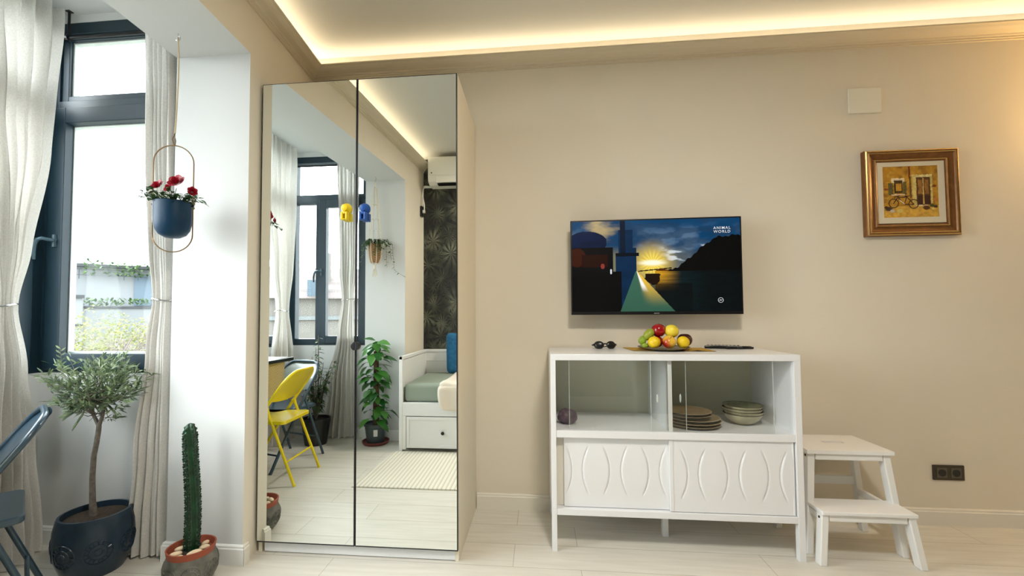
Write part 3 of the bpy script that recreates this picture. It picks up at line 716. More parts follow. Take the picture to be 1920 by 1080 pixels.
# embossed sliding doors
def sdoor(x0, x1, y, ovals, z0=.209, z1=.554):
    NX, NZ = 220, 60; vs = []; fs = []
    cz = (.264 + .515) / 2 + .0; hz = .125
    def h(x, z):
        v = 0.0
        for c, hw in ovals:
            q = 1 - ((z - cz) / hz) ** 2
            if q <= 0: continue
            w_ = hw * (.48 + .52 * q)
            for sg in (-1, 1):
                dd = x - (c + sg * w_); fade = min(1, max(0, (q - .06) / .30))
                v += -.0042 * math.exp(-(dd / .0030) ** 2) * fade
            if abs(x - c) < w_: v += .0022 * min(1, (w_ - abs(x - c)) / .008) * min(1, q / .6) ** 2
        return v
    for j in range(NZ + 1):
        for i in range(NX + 1):
            x = lerp(x0, x1, i / NX); z = lerp(z0, z1, j / NZ); vs.append((x - OX, y - OY - h(x, z), z))
    for j in range(NZ):
        for i in range(NX):
            a = j * (NX + 1) + i; fs.append((a, a + 1, a + NX + 2, a + NX + 1))
    k = len(vs); m = MB(); m.add(vs, fs)
    m.add([(x0 - OX, y - OY, z0), (x1 - OX, y - OY, z0), (x1 - OX, y - OY, z1), (x0 - OX, y - OY, z1), (x0 - OX, y + .014 - OY, z0), (x1 - OX, y + .014 - OY, z0), (x1 - OX, y + .014 - OY, z1), (x0 - OX, y + .014 - OY, z1)],
          [(7, 6, 5, 4), (0, 4, 5, 1), (1, 5, 6, 2), (2, 6, 7, 3), (3, 7, 4, 0)])
    return m.build('sliding_door', M_white, sb, smooth=True)
sbx('gap_filler', .471, .520, -.404, -.395, .207, .555, M_trim)  # pale panel added so the gap beside the left door is not black
sdoor(.508, 1.022, -.420, [(.482, .066), (.667, .067), (.856, .067), (1.043, .068)])
sdoor(1.036, 1.584, -.438, [(1.035, .068), (1.222, .068), (1.410, .067), (1.596, .067)])
sbx('door_stile', 1.018, 1.036, -.440, -.424, .209, .554); sbx('door_stile', 1.584, 1.592, -.440, -.424, .209, .554)

# items in and on the sideboard
ZT_ = .5915
def plate(x, y, z, r, label, name='dinner_plate', grp='brown stoneware plates stacked in the sideboard'):
    e = empty(name, (x, y, z), label=label, cat='plate', group=grp)
    m = MB(); m.m = 2; wob = lambda a, zz: 1 + .008 * math.sin(3 * a + x * 50 + z * 90)
    m.lathe([(.001, .0), (r * .6, .0), (r * .92, .009), (r, .0135)], seg=48, fr=wob)
    m.m = 1; m.lathe([(r, .0135), (r * .985, .0150), (r * .965, .0145)], seg=48, fr=wob); m.m = 0
    m.lathe([(r * .965, .0145), (r * .80, .008), (r * .6, .005), (.001, .005)], seg=48, fr=wob)
    # drop the flat caps the open profiles created
    keep = [i for i, f_ in enumerate(m.f) if len(f_) <= 4]
    m.f = [m.f[i] for i in keep]; m.mi = [m.mi[i] for i in keep]
    m.build('plate_body', [M_plate, M_prim, M_pund], e, smooth='all'); return e
px, py = 1.180, -.285
for i, (r, dz, dx, lb) in enumerate(((.135, 0, 0, 'large brown stoneware plate, lowest of the stack behind glass'), (.137, .0155, .003, 'large brown stoneware plate, second from the bottom of the stack'),
                                 (.132, .031, .001, 'large brown stoneware plate, third from the bottom of the stack'), (.112, .0465, -.022, 'smaller brown plate, second from the top of the stack'),
                                 (.113, .062, -.020, 'smaller brown plate with pale rim, topmost of the plate stack'))):
    plate(px + dx, py, ZT_ + dz, r, lb)
def bowl(x, y, z, r, hh, label):
    e = empty('cereal_bowl', (x, y, z), label=label, cat='bowl', group='celadon bowls stacked in the sideboard')
    wob = lambda a, zz: 1 + .018 * math.sin(3 * a + z * 120) + .01 * math.sin(5 * a + z * 60)
    m = MB(); m.lathe([(.001, 0), (r * .40, 0), (r * .62, hh * .18), (r * .82, hh * .48), (r * .94, hh * .8), (r, hh)], seg=48, fr=wob)
    m.m = 1; m.lathe([(r, hh), (r * .985, hh + .002), (r * .96, hh)], seg=48, fr=wob)
    m.m = 2; m.lathe([(r * .96, hh), (r * .88, hh * .75), (r * .72, hh * .42), (r * .45, hh * .16), (.001, hh * .12)], seg=48, fr=wob)
    keep = [i for i, f_ in enumerate(m.f) if len(f_) <= 4]; m.f = [m.f[i] for i in keep]; m.mi = [m.mi[i] for i in keep]
    m.build('bowl_body', [M_bowl, M_plater, M_bowli], e, smooth='all')
for i, lb in enumerate(('speckled celadon bowl, lowest of the stack behind glass', 'speckled celadon bowl, second from the bottom of the stack', 'speckled celadon bowl, second from the top of the stack', 'speckled celadon bowl, topmost of the stack behind glass')):
    bowl(1.452 + .003 * (i % 2), -.235, ZT_ + .0145 * i, .094, .054, lb)
rk = MB(); rr = random.Random(5)
def rockfn(d): return 1 + .10 * math.sin(4 * d.x + 3 * d.y) * math.sin(4 * d.z + 2) + .04 * math.sin(11 * d.x - 9 * d.z) * math.sin(10 * d.y) + .03 * math.sin(31 * d.x + 27 * d.y + 23 * d.z)
rk.ball((0, 0, .036), .046, 28, 20, sc=(1.12, .85, .92), fn=rockfn)
rk.v = [(x, y, max(z, 0)) for x, y, z in rk.v]
o = rk.build('amethyst_rock', M_rock, smooth=True); o.location = (.536, -.305, ZT_); tag(o, 'dark purple rough rock behind the left glass door of the sideboard', 'rock')

# placemat
ZM = .9715
m = MB(); NX, NY = 40, 16; vs = []; fs = []
c0, c1, c2_, c3 = Vector((.893, -.262)), Vector((1.312, -.282)), Vector((1.318, -.045)), Vector((.878, -.020))
def matpt(i, j, dz):
    s_, t_ = i / NX, j / NY; p = (c0 * (1 - s_) + c1 * s_) * (1 - t_) + (c3 * (1 - s_) + c2_ * s_) * t_
    ed = max(0, 1 - t_ * 5); wav = .0022 * ed * (1 + math.sin(26 * s_)) * (1 if .25 < s_ < .9 else .3)
    return (p.x - 1.1, p.y + .16, dz + wav)
for k, dz in ((0, .0), (1, .0016)):
    for j in range(NY + 1):
        for i in range(NX + 1): vs.append(matpt(i, j, dz))
for k in (0, 1):
    for j in range(NY):
        for i in range(NX):
            a = k * (NX + 1) * (NY + 1) + j * (NX + 1) + i; q = (a, a + 1, a + NX + 2, a + NX + 1); fs.append(q if k else q[::-1])
m.add(vs, fs)
o = m.build('placemat', M_must, smooth='all'); o.location = (1.1, -.16, ZM); tag(o, 'mustard cloth placemat under the fruit plate', 'placemat')
# fruit plate
FX, FY, FZ = 1.068, -.190, ZM + .0022
e = empty('fruit_plate', (FX, FY, FZ), label='shallow olive-brown plate holding the fruit on the sideboard', cat='plate')
m = MB(); m.lathe([(.001, 0), (.075, 0), (.105, .004), (.130, .012), (.136, .016)], seg=48); m.m = 1; m.lathe([(.136, .016), (.134, .018), (.130, .016)], seg=48); m.m = 0
m.lathe([(.130, .016), (.100, .009), (.07, .006), (.001, .006)], seg=48)
keep = [i for i, f_ in enumerate(m.f) if len(f_) <= 4]; m.f = [m.f[i] for i in keep]; m.mi = [m.mi[i] for i in keep]
m.build('plate_body', [mat('olive_plate_glaze', (.20, .16, .07), .3, noise=.3, nscale=20), M_plater], e, smooth='all')
def apple(x, y, z, r, m_, label, name='apple', cat='apple', tilt=(0, 0), stem=True):
    e = empty(name, (x, y, z - r), label=label, cat=cat, group='fruit piled on the plate')
    R = (Matrix.Rotation(tilt[0], 3, 'X') @ Matrix.Rotation(tilt[1], 3, 'Y'))
    def fn(d):
        rho = math.hypot(d.x, d.y); return 1 - .22 * math.exp(-(rho / .28) ** 2) * (1 if d.z > 0 else .5) + .02 * math.sin(5 * math.atan2(d.y, d.x)) * (1 if d.z < 0 else 0)
    a = MB(); a.ball((0, 0, r), r, 24, 18, sc=(1.03, 1.03, .95), R=R, fn=fn); a.build('flesh', m_, e, smooth='all')
    if stem:
        s_ = MB(); b_ = Vector((0, 0, r)) + R @ Vector((0, 0, r * .70)); t_ = Vector((0, 0, r)) + R @ Vector((.004, 0, r * 1.1)); s_.tube([b_, t_], .0012, 6); s_.build('stem', M_stem, e)
    return e
def lemon(x, y, z, r, label, sc=(1.12, .98, .98), rot=0.3, m_=None, nub=True, name='lemon'):
    e = empty(name, (x, y, z - r), label=label, cat='lemon' if m_ is None else 'fruit', group='fruit piled on the plate')
    def fn(d): return 1 + (.10 * math.exp(-((1 - abs(d.x)) / .05)) if nub else 0)
    a = MB(); a.ball((0, 0, r), r, 24, 18, sc=sc, R=Matrix.Rotation(rot, 3, 'Z') @ Matrix.Rotation(.35, 3, 'Y'), fn=fn); a.build('peel', m_ or M_lyel, e, smooth='all'); return e
zb_ = FZ + .012
lemon(.998, -.272, zb_ + .033, .0325, 'yellow lemon at the front left of the fruit plate', sc=(1.0, 1.0, .97), rot=1.9)
apple(1.075, -.270, zb_ + .035, .0345, M_apple, 'yellow apple with a red blush at the front centre of the plate', tilt=(.65, .1))
lemon(1.150, -.262, zb_ + .033, .0325, 'yellow lemon at the front right of the fruit plate', sc=(1.0, 1.0, .97), rot=1.2)
apple(1.183, -.185, zb_ + .040, .0385, M_dred, 'dark red apple behind the right front lemon', stem=False)
apple(1.030, -.200, zb_ + .033, .0335, M_ryel, 'red apple in the middle of the pile, mostly hidden', stem=False)
apple(1.040, -.205, zb_ + .094, .0375, M_ryel, 'shiny red apple on top of the fruit pile', tilt=(-.3, 0))
lemon(1.104, -.220, zb_ + .090, .0370, 'pale yellow round fruit on top of the pile right of the red apple', sc=(1.0, 1, .95), m_=mat('yellow_peel', (.82, .66, .05), .4, noise=.08, nscale=10, bump=.2, bscale=220), nub=False, name='yellow_fruit')
e = empty('mango', (.985, -.215, FZ + .05), label='green mango leaning at the upper left of the fruit pile', cat='mango', group='fruit piled on the plate')
a = MB(); a.ball((0, 0, .034), .031, 24, 16, sc=(.80, .85, 1.22), R=Matrix.Rotation(.65, 3, 'Y'), fn=lambda d: 1 + .08 * d.x * d.z); a.build('peel', M_banana, e, smooth='all')
e = empty('green_gourd', (.950, -.215, FZ + .030), label='small knobbly green fruit at the left end of the pile', cat='fruit', group='fruit piled on the plate')
a = MB(); a.ball((0, 0, .022), .0205, 24, 16, sc=(1.0, 1, 1.15), fn=lambda d: 1 + .10 * math.sin(9 * d.x + 2) * math.sin(9 * d.z)); a.build('peel', M_kiwi, e, smooth='all')
e = empty('green_gourd', (.958, -.245, FZ + .010), label='pale green fruit tip low at the left edge of the plate', cat='fruit', group='fruit piled on the plate')
a = MB(); a.ball((0, 0, .016), .0150, 20, 14, sc=(1.3, 1, .9)); a.build('peel', M_kiwi, e, smooth='all')

# sunglasses lying folded
e = empty('sunglasses', (.765, -.110, ZM), rz=.06, label='black sunglasses lying on the left of the sideboard top', cat='sunglasses')
for sx_, nm in ((-.034, 0), (.034, 1)):
    a = MB(); a.ball((sx_, 0, .021), .029, 22, 14, sc=(1.0, .34, .80), R=Matrix.Rotation(.25 * (1 if nm else -1), 3, 'Z') @ Matrix.Rotation(-.25, 3, 'X')); a.build('lens', M_black, e, smooth='all')
    a = MB(); s_ = 1 if nm else -1
    a.tube([(sx_ + s_ * .028, .004, .024), (sx_ + s_ * .034, .018, .020), (sx_ + s_ * .004, .052, .012), (sx_ - s_ * .03, .060, .006)], [.005, .0045, .003, .003], 8); a.build('temple', M_black, e, smooth=True)
a = MB(); a.tube([(-.012, -.004, .026), (0, -.008, .030), (.012, -.004, .026)], .004, 8); a.build('bridge', M_black, e, smooth=True)
# remote controls
def remote(x, y, rz, ln, w_, h_, label):
    e = empty('remote_control', (x, y, ZM), rz=rz, label=label, cat='remote control')
    a = MB(); n = 10; prof = []
    vs = []
    for i in range(n + 1):
        t = i / n; hh = h_ * (.75 + .25 * math.sin(PI * t)); ww = w_ * (.9 + .1 * math.cos(PI * 2 * t)); xx = (t - .5) * ln
        vs += [(xx, -ww / 2, 0.0005), (xx, ww / 2, 0.0005), (xx, ww / 2, hh), (xx, -ww / 2, hh)]
    fs = [(0, 1, 2, 3)]
    for i in range(n):
        a0 = 4 * i; b0 = a0 + 4
        for k in range(4): fs.append((a0 + k, b0 + k, b0 + (k + 1) % 4, a0 + (k + 1) % 4))
    fs.append(tuple(4 * n + k for k in (3, 2, 1, 0))); a.add(vs, fs); a.build('body', M_black, e, bevel=.003)
    bt = MB()
    for i in range(9):
        for j in range(3): bt.box((i / 10 - .42) * ln, (i / 10 - .42) * ln + .008, (j - 1) * w_ * .28 - .003, (j - 1) * w_ * .28 + .003, h_ * .9, h_ + .0012)
    bt.build('buttons', M_sockg, e)
remote(1.425, -.082, -.28, .190, .045, .019, 'long black remote control lying on the right of the sideboard top')
remote(1.500, -.105, .12, .150, .036, .014, 'smaller black remote control at the right end, beside the long one')

# ================================================================== TELEVISION
def grid_image(name, W, H, fn, NX, NY, material, parent, origin, flip=False):
    xs = (np.arange(NX) + .5) / NX; ys = (np.arange(NY) + .5) / NY
    X, Y = np.meshgrid(xs, ys)                      # Y: 0 top
    col = np.clip(fn(X, Y), 0, None)
    vx = np.linspace(0, W, NX + 1); vz = np.linspace(H, 0, NY + 1)
    VX, VZ = np.meshgrid(vx, vz)
    v = np.stack([VX.ravel() + origin[0], np.full(VX.size, origin[1]), VZ.ravel() + origin[2]], 1)
    i = np.arange(NX); j = np.arange(NY); I, J = np.meshgrid(i, j); a = (J * (NX + 1) + I).ravel()
    faces = np.stack([a, a + NX + 1, a + NX + 2, a + 1], 1)
    me = bpy.data.meshes.new(name); me.from_pydata(v.tolist(), [], faces.tolist())
    ca_ = me.color_attributes.new('Col', 'FLOAT_COLOR', 'CORNER')
    c = np.ones((NX * NY, 4, 4)); c[:, :, :3] = col.reshape(-1, 1, 3); ca_.data.foreach_set('color', c.ravel())
    me.materials.append(material); o = bpy.data.objects.new(name, me); COL.objects.link(o); o.parent = parent; return o
def sm(a, b, x): t = np.clip((x - a) / (b - a), 0, 1); return t * t * (3 - 2 * t)
rng = np.random.default_rng(3)
def vnoise(X, Y, f_, seed=0):
    r_ = np.random.default_rng(seed); n = 64; g = r_.random((n, n)); x = X * f_; y = Y * f_
    x0 = np.floor(x).astype(int); y0 = np.floor(y).astype(int); fx = x - x0; fy = y - y0; fx = fx * fx * (3 - 2 * fx); fy = fy * fy * (3 - 2 * fy)
    G = lambda a, b: g[b % n, a % n]
    return (G(x0, y0) * (1 - fx) + G(x0 + 1, y0) * fx) * (1 - fy) + (G(x0, y0 + 1) * (1 - fx) + G(x0 + 1, y0 + 1) * fx) * fy
def fbm(X, Y, f_, s=0): return sum(vnoise(X, Y, f_ * 2 ** k, s + k) / 2 ** k for k in range(4)) / 1.875
def rgb(r, g, b): return np.array([(c / 255) ** 2.2 for c in (r, g, b)])
def mixc(c, n, mask): return c * (1 - mask[..., None]) + n * mask[..., None]
def tvpic(X, Y):
    asp = 1.78; x = X * asp
    n = fbm(x * 1.0, Y * 1.8, 4, 1); n2 = fbm(x * .8, Y * 2.4, 7, 9)
    c = rgb(14, 62, 98) * np.ones(X.shape + (1,)) * (0.7 + .6 * n[..., None])
    c = mixc(c, rgb(84, 108, 132), sm(.48, .72, n) * sm(0, .2, Y) * .9)
    c = mixc(c, rgb(34, 58, 84), sm(.52, .40, n2) * .6)
    c = mixc(c, rgb(120, 118, 90), sm(.26, .42, Y) * sm(.85, .45, X) * .85)
    c = mixc(c, rgb(196, 206, 214), sm(.56, .70, n2) * sm(.22, .33, Y) * sm(.52, .42, Y) * sm(.5, .6, X))
    # cloud lit at top left
    d = np.hypot((X - .17) / .09, (Y - .09) / .11); c = mixc(c, rgb(206, 180, 118), sm(1.3, .2, d + 1.6 * (n2 - .5)) * (.3 + .8 * n))
    # sun
    sx_, sy_ = .485, .475; d = np.hypot((X - sx_) * asp, Y - sy_); ang = np.arctan2(Y - sy_, (X - sx_) * asp)
    ray = .5 + .5 * np.cos(ang * 18)
    c = mixc(c, rgb(236, 200, 80), sm(.30, .03, d) * .8); c = mixc(c, rgb(250, 222, 90), sm(.17, .04, d) * ray)
    c = mixc(c, rgb(250, 248, 220), sm(.10, .02, np.hypot((X - sx_) * .9, (Y - sy_ + .005) * 2.2)))
    # horizon and water
    hz = .555
    wat = (Y > hz) & (X > .5)
    wv = fbm(x * 1.5, Y * 14, 6, 21)
    wc = rgb(14, 32, 36) * (.35 + 1.1 * wv[..., None]) * (1 - .75 * sm(.6, .85, X))[..., None]
    gl = sm(.66, .50, X) * sm(.80, .57, Y); wc = wc * (1 - gl[..., None]) + rgb(206, 150, 34) * gl[..., None] * (.45 + .9 * wv[..., None])
    c = np.where(wat[..., None], wc, c)
    # headland
    edge = .555 - .33 * sm(.57, .90, X) - .04 * (X - .57) / .43 + .012 * np.sin(X * 170) * (X > .6) * .5 - .008 * np.sin(X * 67)
    hl = (X > .575) & (Y > edge) & (Y < hz + .012); c = np.where(hl[..., None], rgb(6, 7, 8), c)
    br = (np.abs(Y - (.545 - .16 * (X - .5))) < .006) & (X > .40) & (X < .60); c = np.where(br[..., None], rgb(48, 32, 14), c)
    mt = (Y < .558) & (Y > .555 - .9 * np.minimum(X - .505, .585 - X) * .55) & (X > .505) & (X < .585); c = np.where(mt[..., None], rgb(84, 40, 12), c)
    bush = (np.hypot((X - .49) / .05, (Y - .66) / .085) + 1.5 * (n2 - .5) < .85) & (Y > .59); c = np.where(bush[..., None], rgb(40, 24, 14) * (.3 + n[..., None]), c)
    # ship
    lo = (X < .40 - .0) & (Y > .56); c = np.where(lo[..., None], rgb(5, 8, 12) * (.6 + .8 * n[..., None]), c)
    tw = (X > .265) & (X < .39) & (Y > .10 + .0 * X); tw &= (X < .37 + .03 * (Y > .30)) & (X > .285 - .03 * (Y > .36)); c = np.where(tw[..., None], rgb(10, 44, 74) * (.55 + .55 * n2[..., None]), c)
    ms = (X > .295) & (X < .325); c = np.where(ms[..., None] & (Y < .4)[..., None], rgb(10, 26, 44), c)
    st = (np.abs(Y - .375) < .018) & (X > .265) & (X < .405); c = np.where(st[..., None], rgb(8, 18, 28), c)
    bl = (np.hypot((X - .09) / .125, (Y - .235) / .125) < 1) & (X < .21); c = np.where(bl[..., None], rgb(10, 28, 58) * (.5 + .8 * n2[..., None]), c)
    dk = (X < .25) & (Y > .29); c = np.where(dk[..., None], rgb(10, 10, 14) * (.6 + n2[..., None]), c)
    og = (np.hypot((X - .03) / .055, (Y - .40) / .105) < 1); c = np.where(og[..., None], rgb(56, 24, 12), c)
    og = (np.abs(X - .14) < .08) & (np.abs(Y - .44) < .07); c = np.where(og[..., None], rgb(38, 14, 9), c)
    og = np.hypot((X - .187) / .012, (Y - .50) / .03) < 1; c = np.where(og[..., None], rgb(132, 54, 48), c)
    bot = (Y > .56) & (X < .30); c = np.where(bot[..., None], rgb(4, 6, 10), c)
    # deck rail running to the sun
    l_ = .385 - (Y - .56) * .215; r_ = .395 + (Y - .56) * .50; dk2 = (Y > .56) & (X > l_) & (X < r_)
    t = np.clip((X - l_) / np.maximum(r_ - l_, 1e-4), 0, 1)
    dc = rgb(64, 108, 88) * (1.1 - .45 * Y[..., None]) * np.ones_like(c); dc = mixc(dc, rgb(226, 180, 60), sm(.42, .72, t) * sm(.97, .6, Y)); dc = mixc(dc, rgb(240, 240, 235), sm(.14, .05, np.abs(t - .62)) * sm(.80, .70, Y))
    c = np.where(dk2[..., None], dc, c)
    dd = (X > r_) & (Y > .70) & (X < .72); c = np.where(dd[..., None], c * .35, c)
    wl_ = (np.hypot((X - .237) / .006, (Y - .56) / .03) < 1); c = np.where(wl_[..., None], rgb(210, 215, 220), c)
    return c
TVX0, TVX1, TVZ0, TVZ1, TVY = .578, 1.523, 1.1660, 1.7150, -.118
tv = empty('television', (1.05, -.06, 1.44), label='wide black television mounted on the beige wall above the sideboard', cat='television')
tv.rotation_euler = (0, 0, -.015)
def tvb(name, x0, x1, y0, y1, z0, z1, m, bevel=.002): return MB().box(x0 - 1.05, x1 - 1.05, y0 + .06, y1 + .06, z0 - 1.44, z1 - 1.44).build(name, m, tv, bevel=bevel)
tvb('bezel', TVX0, TVX1, TVY, TVY + .030, TVZ0, TVZ1, M_black)
tvb('rear_housing', TVX0 + .12, TVX1 - .12, TVY + .030, TVY + .062, TVZ0 + .03, TVZ0 + .36, M_black, .008)
tvb('wall_bracket', 1.00, 1.10, TVY + .062, -.004, 1.32, 1.50, M_blackm)
M_screen = m_image('screen_picture', 1.0)
scr = grid_image('screen', TVX1 - TVX0 - .016, TVZ1 - TVZ0 - .026, tvpic, 384, 216, M_screen, tv, (TVX0 + .008 - 1.05, TVY - .0012 + .06, TVZ0 + .018 - 1.44))
M_txt = mat('screen_lettering', (.5, .5, .5), .5, emis=(.55, .60, .66), estr=.6)
def text_mesh(s_, size, loc, m_, parent, name='lettering', depth=.0002, bold=0.0):
    cu = bpy.data.curves.new('t', 'FONT'); cu.body = s_; cu.size = size; cu.extrude = depth; cu.align_x = 'CENTER'; cu.offset = bold; cu.space_character = 1.25
    to = bpy.data.objects.new('t', cu); COL.objects.link(to); dg = bpy.context.evaluated_depsgraph_get(); me = bpy.data.meshes.new_from_object(to.evaluated_get(dg)); bpy.data.objects.remove(to, do_unlink=True)
    me.materials.clear(); me.materials.append(m_); o = bpy.data.objects.new(name, me); COL.objects.link(o); o.parent = parent; o.location = loc; o.rotation_euler = (PI / 2, 0, 0); return o
text_mesh('ANIMAL', .0215, (1.418 - 1.05, TVY - .0022 + .06, 1.6445 - 1.44), M_txt, scr, bold=.0001); text_mesh('WORLD', .0215, (1.418 - 1.05, TVY - .0022 + .06, 1.6235 - 1.44), M_txt, scr, bold=.0001)
a = MB(); a.tube([(1.403 - 1.05 + .0135 * math.cos(t), TVY - .0022 + .06, 1.245 - 1.44 + .0135 * math.sin(t)) for t in [2 * PI * k / 24 for k in range(24)]], .0012, 5, closed=True)
a.tube([(1.396 - 1.05, TVY - .0022 + .06, 1.241 - 1.44), (1.401 - 1.05, TVY - .0022 + .06, 1.249 - 1.44), (1.404 - 1.05, TVY - .0022 + .06, 1.242 - 1.44), (1.410 - 1.05, TVY - .0022 + .06, 1.248 - 1.44)], .0014, 5)
a.build('channel_emblem', M_txt, scr)
a = MB()
for i in range(7): a.box(1.042 - 1.05 + i * .0042, 1.0447 - 1.05 + i * .0042, TVY - .0008 + .06, TVY + .06, 1.1715 - 1.44, 1.1752 - 1.44)
a.build('maker_mark', M_spacer, tv)

# ================================================================== PICTURE
PX0, PX1, PZ0, PZ1 = 2.240, 2.726, 1.600, 2.088
pc = empty('framed_painting', ((PX0 + PX1) / 2, -.002, PZ0), label='square oil painting of a yellow house and bicycle in a gilt frame', cat='painting')
pcx, pcz = (PX0 + PX1) / 2, PZ0
prof = [(0, 0, 0), (0, .028, 0), (.003, .033, 1), (.008, .036, 1), (.012, .034, 0), (.016, .037, 1), (.021, .036, 1), (.025, .030, 0), (.038, .024, 0), (.050, .022, 0), (.054, .027, 1), (.058, .027, 1), (.062, .024, 0), (.067, .022, 0), (.067, .004, 0)]
m = MB(); cor = [(PX0, PZ0, 1, 1), (PX1, PZ0, -1, 1), (PX1, PZ1, -1, -1), (PX0, PZ1, 1, -1)]
for k in range(4):
    a_, b_ = cor[k], cor[(k + 1) % 4]
    for i in range(len(prof) - 1):
        (w0, d0, g0), (w1, d1, g1) = prof[i], prof[i + 1]; m.m = 1 if g0 and g1 else 0
        q = [(a_[0] + a_[2] * w0 - pcx, -d0, a_[1] + a_[3] * w0 - pcz), (b_[0] + b_[2] * w0 - pcx, -d0, b_[1] + b_[3] * w0 - pcz), (b_[0] + b_[2] * w1 - pcx, -d1, b_[1] + b_[3] * w1 - pcz), (a_[0] + a_[2] * w1 - pcx, -d1, a_[1] + a_[3] * w1 - pcz)]
        m.add(q, [(0, 1, 2, 3)])
m.build('gilt_frame', [M_gold, M_goldl], pc)
m = MB(); i0, i1, j0, j1 = PX0 + .089, PX1 - .067, PZ0 + .072, PZ1 - .070
i0, i1, j0, j1 = 2.314 - .004, 2.657 + .004, 1.676 - .004, 2.018 + .004; k0, k1, l0, l1 = 2.339, 2.627, 1.705, 1.996
m.box(i0 - pcx, k0 - pcx, -.021, -.002, j0 - pcz, j1 - pcz); m.box(k1 - pcx, i1 - pcx, -.021, -.002, j0 - pcz, j1 - pcz); m.box(k0 - pcx, k1 - pcx, -.021, -.002, j0 - pcz, l0 - pcz); m.box(k0 - pcx, k1 - pcx, -.021, -.002, l1 - pcz, j1 - pcz)
m.build('passepartout', M_matt, pc)
def paint(X, Y):
    n = fbm(X, Y, 9, 40); n2 = fbm(X, Y, 26, 50); o_ = np.ones(X.shape + (1,))
    c = rgb(178, 128, 34) * o_ * (.62 + .75 * n[..., None]); c = mixc(c, rgb(206, 166, 66), sm(.5, .75, n2) * .6); c = mixc(c, rgb(120, 70, 24), sm(.55, .3, n) * .5)
    g = Y > .78; c = np.where(g[..., None], rgb(206, 160, 66) * (.6 + .8 * n2[..., None]) * o_, c)
    def rect(x0, x1, y0, y1, colr, soft=.5):
        nonlocal c
        jx = .008 * (n2 - .5) * 2; mk = (X + jx > x0) & (X + jx < x1) & (Y + jx > y0) & (Y + jx < y1); c = np.where(mk[..., None], np.array(colr) * (.55 + .9 * n2[..., None]), c)
    rect(.475, .505, 0, .25, rgb(110, 34, 16)); rect(.49, .515, .2, .62, rgb(86, 62, 30))
    rect(.16, .40, .23, .27, rgb(226, 204, 170)); rect(.16, .21, .23, .32, rgb(216, 200, 160)); rect(.35, .40, .23, .32, rgb(216, 200, 160))
    rect(.21, .36, .27, .52, rgb(58, 42, 18)); rect(.24, .34, .33, .48, rgb(190, 140, 40))
    rect(.10, .19, .32, .56, rgb(92, 84, 44)); rect(.37, .43, .30, .56, rgb(92, 84, 44)); rect(.15, .40, .54, .565, rgb(220, 196, 160))
    rect(.53, .90, .17, .22, rgb(222, 206, 140)); rect(.53, .61, .17, .78, rgb(206, 186, 110)); rect(.85, .90, .2, .74, rgb(206, 184, 108))
    rect(.61, .86, .22, .76, rgb(84, 54, 24)); rect(.64, .71, .27, .55, rgb(150, 104, 48)); rect(.76, .83, .27, .55, rgb(146, 100, 46)); rect(.72, .745, .23, .75, rgb(196, 160, 90)); rect(.63, .72, .58, .75, rgb(58, 30, 18)); rect(.75, .85, .58, .75, rgb(62, 32, 22))
    rect(.60, .80, .76, .785, rgb(216, 196, 150))
    for (a_, b_, cx_) in ((.19, .72, 0), (.55, .74, 0)):
        d = np.hypot(X - a_, (Y - b_)); c = mixc(c, rgb(60, 38, 18), ((np.abs(d - .085) < .009)).astype(float)); c = mixc(c, rgb(150, 110, 50), (d < .07).astype(float) * .25)
    def line(x0, y0, x1, y1, w_, colr):
        nonlocal c
        dx, dy = x1 - x0, y1 - y0; t = np.clip(((X - x0) * dx + (Y - y0) * dy) / (dx * dx + dy * dy), 0, 1); d = np.hypot(X - x0 - t * dx, Y - y0 - t * dy); c = mixc(c, colr, (d < w_).astype(float))
    dk = rgb(48, 26, 14)
    for q in ((.19, .72, .28, .58), (.28, .62, .38, .74), (.38, .74, .43, .60), (.28, .61, .43, .60), (.43, .6, .55, .74), (.38, .74, .55, .75), (.20, .60, .30, .57), (.40, .585, .48, .58)): line(*q, .009, dk)
    line(.30, .66, .38, .73, .008, rgb(226, 214, 190))
    for (x, y, r, cc) in ((.10, .83, .075, rgb(66, 50, 40)), (.16, .87, .05, rgb(196, 186, 176)), (.06, .80, .05, rgb(60, 30, 20)), (.78, .82, .08, rgb(84, 50, 30)), (.88, .78, .06, rgb(70, 76, 34)), (.94, .80, .05, rgb(60, 44, 26)), (.90, .84, .025, rgb(226, 206, 130)), (.95, .66, .06, rgb(186, 120, 50)), (.30, .87, .07, rgb(206, 186, 100)), (.93, .40, .05, rgb(120, 60, 24)), (.06, .44, .05, rgb(130, 66, 28))):
        d = np.hypot(X - x, (Y - y) * 1.5) + .03 * (n2 - .5); c = mixc(c, cc, sm(r, r * .6, d))
    return c
grid_image('canvas', k1 - k0, l1 - l0, paint, 150, 150, m_image('oil_paint'), pc, (k0 - pcx, -.0175, l0 - pcz))
MB().box(k0 - pcx - .01, k1 - pcx + .01, -.0165, -.001, l0 - pcz - .01, l1 - pcz + .01).build('backing', M_gold, pc)

